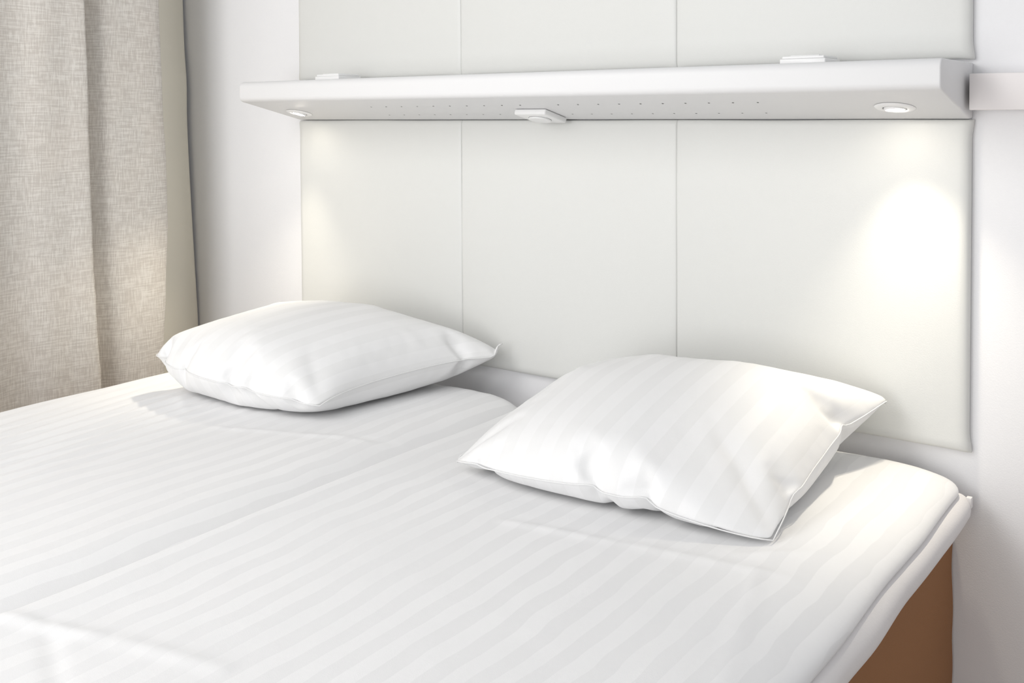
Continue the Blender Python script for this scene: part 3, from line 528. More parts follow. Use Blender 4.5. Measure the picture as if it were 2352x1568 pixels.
        y=[239,17,69,61,58,60,62,63,62,63,63,60,62,65,63,64,64,63,64,64,64,64,63,64,64,62,59,0,59,63,63,63,63,63,63,63,63,63,64,65,58,-2466,58,25,67,61,64,63,64,65,64,64,63,65,64,66,65,65,64,65,66,64,67,64,65,58,60,61,45,52,46,65,65,65,65,65,64,66,65,68,57,65,-2507,56,62,32,64,62,64,64,64,66,65,64,67,66,65,66,66,65,67,66,66,66,66,65,61,47,62,52,55,58,66,66,67,66,67,66,68,67,59,66,52,-2529,54,67,65,28,64,62,65,65,65,66,66,67,67,66,66,67,67,67,66,67,67,66,65,57,50,57,58,61,66,67,68,67,68,68,67,67,64,66,57,47,-2538,45,60,68,69,29,64,64,66,65,66,66,67,68,67,66,68,66,68,67,68,67,67,64,43,66,57,63,68,68,68,69,67,69,68,69,65,66,61,53,45,-2542,46,41,68,71,67,32,64,67,66,66,66,67,68,67,68,67,68,68,67,68,68,68,41,68,63,64,69,69,68,69,69,69,68,70,69,66,62,58,50,42,-2537,71,10,52,70,70,65,37,67,66,68,66,67,68,68,67,68,68,68,68,68,67,63,64,54,68,69,69,70,70,69,69,69,72,67,67,64,61,58,44,41,-2521,45,24,40,61,72,68,59,48,67,68,68,68,67,68,68,69,67,68,68,68,69,60,68,60,71,68,72,69,70,70,69,71,69,68,66,64,60,51,45,41,-2537,42,51,27,59,65,67,68,53,60,70,68,68,68,68,68,68,68,69,68,69,68,64,64,69,70,72,70,70,70,71,70,69,72,66,67,61,58,50,43,39,-2547,42,53,38,52,62,64,67,68,54,68,68,70,68,68,68,68,69,68,68,69,68,69,67,70,71,71,71,70,71,71,69,71,66,73,63,62,55,48,41,40,-2552,40,46,55,44,61,63,65,68,59,68,69,69,69,68,69,68,70,68,68,69,69,70,70,71,71,70,73,70,71,71,71,70,71,66,67,56,53,46,41,40,-2548,34,45,49,53,60,61,65,64,65,67,69,70,70,68,69,69,69,69,67,71,70,72,70,73,70,72,69,74,71,72,69,71,70,65,65,57,50,43,39,44,-2545,38,35,48,58,57,63,63,65,66,67,69,70,69,69,70,69,69,69,70,70,71,72,71,73,71,71,72,72,71,71,72,71,67,71,61,53,44,40,40,43,-2534,29,41,47,57,59,61,63,66,66,67,69,68,71,69,70,70,70,69,71,70,71,72,72,71,74,71,72,72,72,73,70,71,70,67,59,46,37,37,36,39,-2509,27,42,47,55,59,60,65,65,67,67,69,69,70,69,71,69,70,71,70,72,72,71,72,72,73,72,72,73,74,70,72,71,71,61,50,24,32,39,39,64,-2500,26,39,47,55,57,64,63,66,66,67,70,68,71,70,70,70,71,71,71,72,72,72,72,72,72,73,72,73,72,71,74,71,60,65,27,44,58,23,66,66,-2529,33,29,45,56,56,62,66,64,68,68,69,69,71,69,71,70,71,71,73,71,72,72,72,72,73,74,72,73,72,74,72,71,65,37,56,61,45,32,59,65,-2540,24,34,43,55,60,61,64,66,67,68,70,69,70,71,70,71,71,70,74,72,72,72,73,72,73,73,73,72,73,74,73,70,66,59,59,50,36,56,46,57,-2549,25,31,42,55,57,63,63,67,67,70,69,70,70,71,71,71,71,72,72,71,73,72,74,72,72,75,72,73,73,72,73,68,59,64,72,55,50,49,49,34,-2544,26,25,38,53,59,63,64,67,68,70,70,70,70,71,71,70,72,71,72,73,72,74,72,73,73,73,73,73,73,74,71,64,72,65,63,57,53,50,40,40,-2544,25,22,38,51,58,62,65,68,69,70,70,70,71,70,72,71,71,72,72,72,73,73,73,72,74,73,74,74,72,73,71,70,67,65,64,56,54,48,44,36,-2541,21,22,38,48,56,64,66,69,69,70,70,70,72,71,71,71,72,72,72,73,72,73,73,73,73,73,74,73,73,71,70,71,70,65,66,53,55,46,42,44,-2536,24,9,40,61,40,61,68,70,69,71,70,71,71,71,71,71,72,72,72,72,74,72,73,73,73,73,74,74,72,74,73,69,66,65,62,57,56,48,44,39,-2527,15,53,16,31,63,49,67,70,69,72,70,71,70,72,71,72,69,74,73,72,72,73,73,73,73,73,74,73,73,73,71,69,70,65,64,58,52,48,38,47,-2521,53,44,24,-2,41,58,68,70,71,70,71,70,72,70,72,72,71,72,72,72,73,72,74,72,74,73,74,73,73,72,72,71,67,65,64,51,59,49,43,44,-2494,62,7,1,40,18,62,69,69,71,69,71,71,70,73,71,70,72,73,71,72,74,72,74,72,73,74,73,73,74,73,70,70,67,58,66,58,55,53,49,36,-2482,19,6,14,28,59,57,67,69,70,70,70,71,71,71,71,71,73,71,72,73,72,72,74,73,73,73,73,76,73,70,73,68,65,64,60,55,52,50,50,51,-2507,11,15,24,39,55,63,66,69,69,71,70,71,70,72,70,72,71,72,71,73,72,73,71,75,72,74,72,75,72,73,70,70,64,61,56,54,49,43,42,67,-2505,12,12,32,44,57,62,67,69,69,71,70,69,72,70,71,71,71,72,72,72,73,72,71,74,72,73,73,74,75,72,70,66,64,58,58,46,46,45,38,70,-2498,0,26,36,50,54,63,69,69,69,69,70,70,71,70,70,70,72,73,71,71,72,72,73,72,73,73,74,73,74,71,69,67,58,54,55,38,42,46,48,67,-2484,35,-1,44,34,59,67,69,69,69,69,69,70,71,69,71,70,72,71,71,72,72,72,72,72,73,72,73,74,73,72,68,46,53,55,56,54,58,59,54,54,-2489,53,-11,24,37,65,69,68,69,69,68,69,69,69,70,71,70,71,71,72,71,71,72,73,71,73,73,73,72,73,61,63,62,64,64,67,58,57,55,48,29,-2478,65,-17,34,13,71,69,67,68,69,68,69,68,69,70,69,70,71,72,70,72,71,71,72,73,71,74,72,73,74,73,68,65,64,63,61,58,59,39,55,21,-2463,71,-12,-23,55,68,68,67,68,67,69,67,69,68,70,69,70,70,71,71,71,71,72,70,73,73,72,72,73,74,74,70,67,65,68,58,62,59,52,0,7,-2401,11,-19,34,57,67,65,68,67,68,68,67,68,67,70,68,70,70,70,71,72,71,70,72,72,72,72,73,72,74,73,71,72,65,64,65,61,57,42,33,19,-2468,-3,23,41,58,65,67,65,67,68,66,68,66,70,69,67,69,70,71,70,70,71,70,72,71,70,75,73,72,74,71,72,70,69,67,64,62,52,28,35,41,-2486,7,23,46,59,67,65,66,67,66,66,65,72,66,66,68,69,70,70,70,71,70,70,71,72,70,72,73,72,72,74,72,70,70,68,65,61,54,42,37,33,-2505,19,22,51,60,66,64,66,66,66,66,70,65,64,67,68,69,70,69,71,70,70,69,71,71,71,71,73,72,71,73,73,71,69,70,66,60,46,54,30,41,-2516,21,31,52,63,65,66,63,65,66,70,68,58,67,66,68,70,68,70,70,70,70,69,69,71,70,71,71,72,73,73,71,73,70,68,67,62,54,49,37,38,-2529,25,38,55,62,66,64,65,65,69,70,55,65,64,67,69,69,69,70,69,70,69,69,69,69,69,69,72,72,73,71,72,71,71,70,67,62,57,49,36,43,-2537,28,47,55,65,64,63,66,68,70,54,62,59,69,69,69,68,69,69,70,69,68,70,69,66,70,68,70,71,72,72,72,70,70,69,68,64,59,52,41,39,-2545,40,48,59,63,62,66,67,70,55,58,61,65,68,67,70,69,68,69,69,69,69,69,69,68,69,70,68,62,70,72,72,70,71,71,67,65,60,54,38,47,-2546,43,51,60,62,65,66,70,54,56,60,62,69,68,68,69,68,69,68,69,69,68,69,68,69,69,70,67,56,67,71,71,70,70,73,69,64,63,56,47,43,-2544,43,55,61,62,65,68,55,56,58,60,69,67,68,68,68,67,69,68,69,68,69,68,70,68,69,64,69,60,57,68,70,69,72,70,70,67,64,59,52,39,-2535,48,57,59,63,67,54,57,58,63,68,63,67,65,68,68,67,69,68,67,68,68,69,69,69,69,57,69,67,49,63,68,70,69,70,68,69,68,62,48,51,-2529,49,59,60,67,54,57,60,63,64,62,66,62,67,67,67,67,68,68,68,67,69,68,68,68,68,58,67,54,65,52,64,69,67,69,68,69,69,66,58,48,-2519,57,55,68,54,58,64,63,65,64,54,62,64,67,67,66,67,67,68,67,67,68,66,69,67,66,63,59,65,61,44,60,64,65,68,67,67,70,68,63,55,-2500,54,66,56,60,63,63,66,57,61,61,53,66,67,66,66,66,66,67,66,66,66,68,66,67,67,56,63,68,45,55,59,59,63,65,64,65,66,67,67,63,-2457,62,59,62,63,64,63,63,28,63,65,65,66,64,65,66,64,64,65,66,66,64,65,65,65,65,63,60,60,36,60,56,59,59,62,62,62,64,61,64,30,-2556,33,62,64,66,63,67,66,65,65,65,64,65,66,65,65,65,66,64,65,65,65,66,65,55,64,63,14,61,62,67,63,65,64,65,64,64,65,63,-2406,64,59,59,62,67,67,67,67,67,66,67,66,67,66,66,66,66,67,65,66,66,66,65,62,62,64,62,22,62,65,65,65,66,65,66,64,63,56,-2430,42,64,67,68,67,70,67,69,68,67,67,67,69,67,66,68,68,67,66,68,67,65,67,66,64,63,54,69,31,64,66,67,66,65,61,66,59,45,-2452,54,61,66,70,67,69,68,68,68,69,68,69,68,68,68,68,69,68,68,68,68,67,67,68,66,67,61,55,64,47,66,68,65,64,63,61,54,33,-2452,50,62,64,68,67,68,69,66,70,70,67,70,68,69,68,70,69,69,68,68,70,68,69,68,68,69,67,41,65,67,67,66,64,63,61,56,47,20,-2448,56,58,67,66,60,69,70,69,70,68,69,70,69,70,68,69,70,70,69,69,70,69,68,68,70,69,69,69,52,69,66,65,63,62,57,50,44,22,-2438,54,55,40,67,70,70,70,69,69,70,70,69,70,71,69,71,68,71,70,70,69,69,72,66,70,67,69,69,64,69,71,62,61,59,55,46,41,20,-2449,37,52,65,67,72,69,70,70,70,71,70,70,70,72,70,70,70,71,70,70,70,70,71,70,68,68,70,66,68,68,70,69,62,57,53,41,35,21,-2465,40,57,69,69,69,71,71,71,70,71,71,71,71,70,71,69,71,72,69,72,70,69,73,71,70,68,68,70,70,66,71,67,66,53,50,37,32,20,-2475,44,62,69,70,71,71,71,72,71,71,70,70,72,71,70,73,70,72,70,72,70,71,70,72,71,70,66,69,69,70,71,69,66,52,48,31,26,24,-2491,58,65,69,69,71,73,70,72,72,72,70,71,72,71,72,71,72,71,71,72,71,71,71,71,70,71,67,71,65,72,72,69,67,44,34,7,43,31,-2475,56,64,69,71,72,71,72,73,70,72,73,70,72,72,71,73,71,72,71,71,72,72,71,71,71,72,70,69,68,66,71,71,69,29,25,1,23,46,-2442,49,63,71,71,72,71,72,72,72,71,74,71,73,71,73,71,73,71,72,73,71,72,72,71,71,72,71,71,69,67,71,66,69,6,19,37,3,12,-2404,53,66,67,71,73,71,73,72,73,72,72,72,73,72,72,73,71,72,72,73,72,72,73,72,72,70,71,73,72,67,72,63,66,28,37,6,24,15,-2439,52,62,70,71,74,72,72,73,72,71,73,73,72,73,72,74,71,73,73,71,73,73,72,72,72,71,73,72,72,72,70,69,56,71,25,18,13,8,-2467,52,61,69,72,71,74,73,73,72,72,73,72,73,73,73,73,73,72,72,74,71,73,73,72,74,70,73,74,71,73,72,70,66,61,31,22,13,10,-2486,51,61,69,72,72,73,73,72,73,73,73,73,72,73,72,73,74,73,73,72,73,72,73,73,73,74,71,73,72,73,73,71,63,59,38,25,15,13,-2497,47,58,73,69,74,73,72,74,72,73,73,73,73,72,74,72,73,75,71,73,73,73,74,72,73,73,73,73,73,73,73,72,63,56,40,29,15,10,-2503,49,59,70,72,72,73,74,72,73,74,71,73,74,73,73,73,72,74,73,73,72,74,73,74,72,74,73,73,73,74,73,71,61,59,41,31,15,3,-2503,51,57,73,69,73,74,72,74,73,73,72,74,72,74,73,73,73,73,73,74,73,73,73,74,73,73,74,73,73,73,73,72,61,56,44,32,17,-3,-2488,39,56,70,71,73,73,73,73,74,73,72,74,72,75,73,72,74,73,73,73,74,73,73,73,73,74,74,73,73,73,73,74,60,56,43,35,14,6,-2498,42,52,70,72,74,72,73,72,74,74,73,73,73,74,73,73,76,70,74,74,72,74,73,74,72,74,73,75,73,74,73,73,59,57,43,32,17,6,-2492,41,48,69,72,73,73,73,72,74,72,75,72,73,74,73,74,74,73,71,74,73,74,74,73,74,73,74,74,72,74,73,73,58,58,43,34,15,2,-2478,41,41,67,73,73,74,71,73,73,71,75,72,74,74,73,74,73,73,72,75,73,74,73,73,73,73,74,73,74,74,74,72,60,56,42,32,17,7,-2454,43,19,62,72,72,73,72,74,70,73,74,74,73,74,73,72,74,73,73,73,74,74,73,74,73,73,73,74,74,74,73,71,61,58,40,30,18,8,-2445,11,70,64,47,73,69,73,74,67,74,73,74,71,74,74,73,73,73,74,73,72,75,74,74,73,73,74,74,73,74,73,71,62,57,40,29,14,0,-2452,60,33,71,69,59,73,67,65,74,70,75,71,75,72,76,71,74,74,72,74,73,74,72,74,74,73,74,74,72,75,73,70,65,52,40,29,12,4,-2464,42,60,72,71,70,64,67,66,72,72,73,73,75,72,74,72,74,72,73,75,73,74,73,73,73,72,74,75,74,72,74,72,57,57,38,27,9,6,-2455,40,63,67,66,69,73,73,68,66,72,72,73,69,74,75,74,71,75,73,74,73,74,72,74,74,73,72,74,74,73,73,72,58,53,38,18,-8,6,-2431,49,64,69,70,64,74,65,71,74,67,71,74,67,74,71,75,74,73,73,74,73,74,72,73,74,74,72,74,72,74,73,69,61,50,33,7,-25,-7,-2377,46,69,69,69,71,64,74,63,73,71,72,70,66,72,73,74,75,73,73,71,75,73,73,73,74,71,74,74,72,75,72,68,63,42,31,-6,-31,28,-2370,48,53,64,71,73,66,69,73,71,68,72,68,69,73,73,73,74,74,71,72,74,74,72,74,73,72,73,73,73,74,73,67,34,47,48,-37,43,37,-2388,40,56,70,47,70,69,71,67,73,73,73,65,69,74,73,70,73,74,72,74,72,72,72,74,74,72,73,73,73,73,72,49,66,57,-17,40,42,6,-2394,68,65,44,72,54,61,61,71,73,73,72,71,65,74,73,70,71,73,73,71,74,73,73,71,75,72,74,71,72,72,73,63,59,55,-2,48,35,-16,-2401,67,68,60,52,61,71,73,70,60,72,69,71,69,75,70,72,73,69,72,73,72,72,74,72,73,72,73,72,73,74,72,60,64,54,17,48,29,5,-2441,58,66,69,67,57,69,74,71,65,69,66,71,69,74,70,71,73,71,70,74,71,72,73,72,71,74,73,72,73,72,70,65,63,55,43,31,26,-2,-2444,59,66,65,59,71,73,69,72,70,69,66,67,69,73,73,71,72,70,70,72,73,72,73,71,72,73,72,71,73,71,70,66,62,46,56,35,26,7,-2455,55,66,67,66,71,65,71,73,67,71,71,68,64,71,72,72,71,71,71,70,74,72,71,73,72,72,71,72,71,71,69,66,63,54,50,39,26,4,-2460,60,70,68,62,71,69,70,69,71,68,69,71,64,71,72,71,71,71,71,71,72,72,72,71,71,72,72,71,71,70,68,66,63,57,52,41,27,13,-2471,60,68,69,70,66,68,69,69,71,71,66,69,66,71,71,71,71,72,71,70,72,71,71,71,71,71,72,70,70,71,69,65,63,57,56,43,16,16,-2460,64,65,66,69,65,69,71,68,69,70,69,67,71,69,70,70,72,69,70,71,72,71,71,71,70,69,71,71,70,70,68,68,61,58,56,45,29,21,-2462,60,63,68,65,68,66,64,70,69,70,69,70,67,69,70,70,70,70,72,71,70,69,71,70,70,70,69,70,69,71,68,66,63,58,61,44,36,22,-2458,67,61,62,69,72,55,61,69,69,70,69,71,69,68,69,71,70,70,70,69,69,70,69,69,69,70,69,71,67,62,65,68,60,66,59,52,43,16,-2443,68,64,57,72,69,64,54,61,69,69,69,70,69,70,69,68,70,69,69,69,69,68,69,68,70,68,69,68,57,68,68,53,67,65,62,58,52,31,-2445,68,67,66,63,68,54,50,66,69,68,70,68,69,69,68,69,68,68,69,68,68,68,67,69,68,68,66,68,60,61,51,65,62,65,65,62,57,48,-2434,66,67,65,69,64,37,56,68,68,70,66,71,67,67,67,68,68,67,67,67,68,67,67,68,66,68,65,49,61,59,59,61,67,62,65,65,52,62,-2397,56,67,68,65,68,26,63,69,64,67,66,67,67,66,67,67,65,67,68,65,67,65,67,66,66,66,63,40,64,62,59,55,62,64,63,65,64,61],
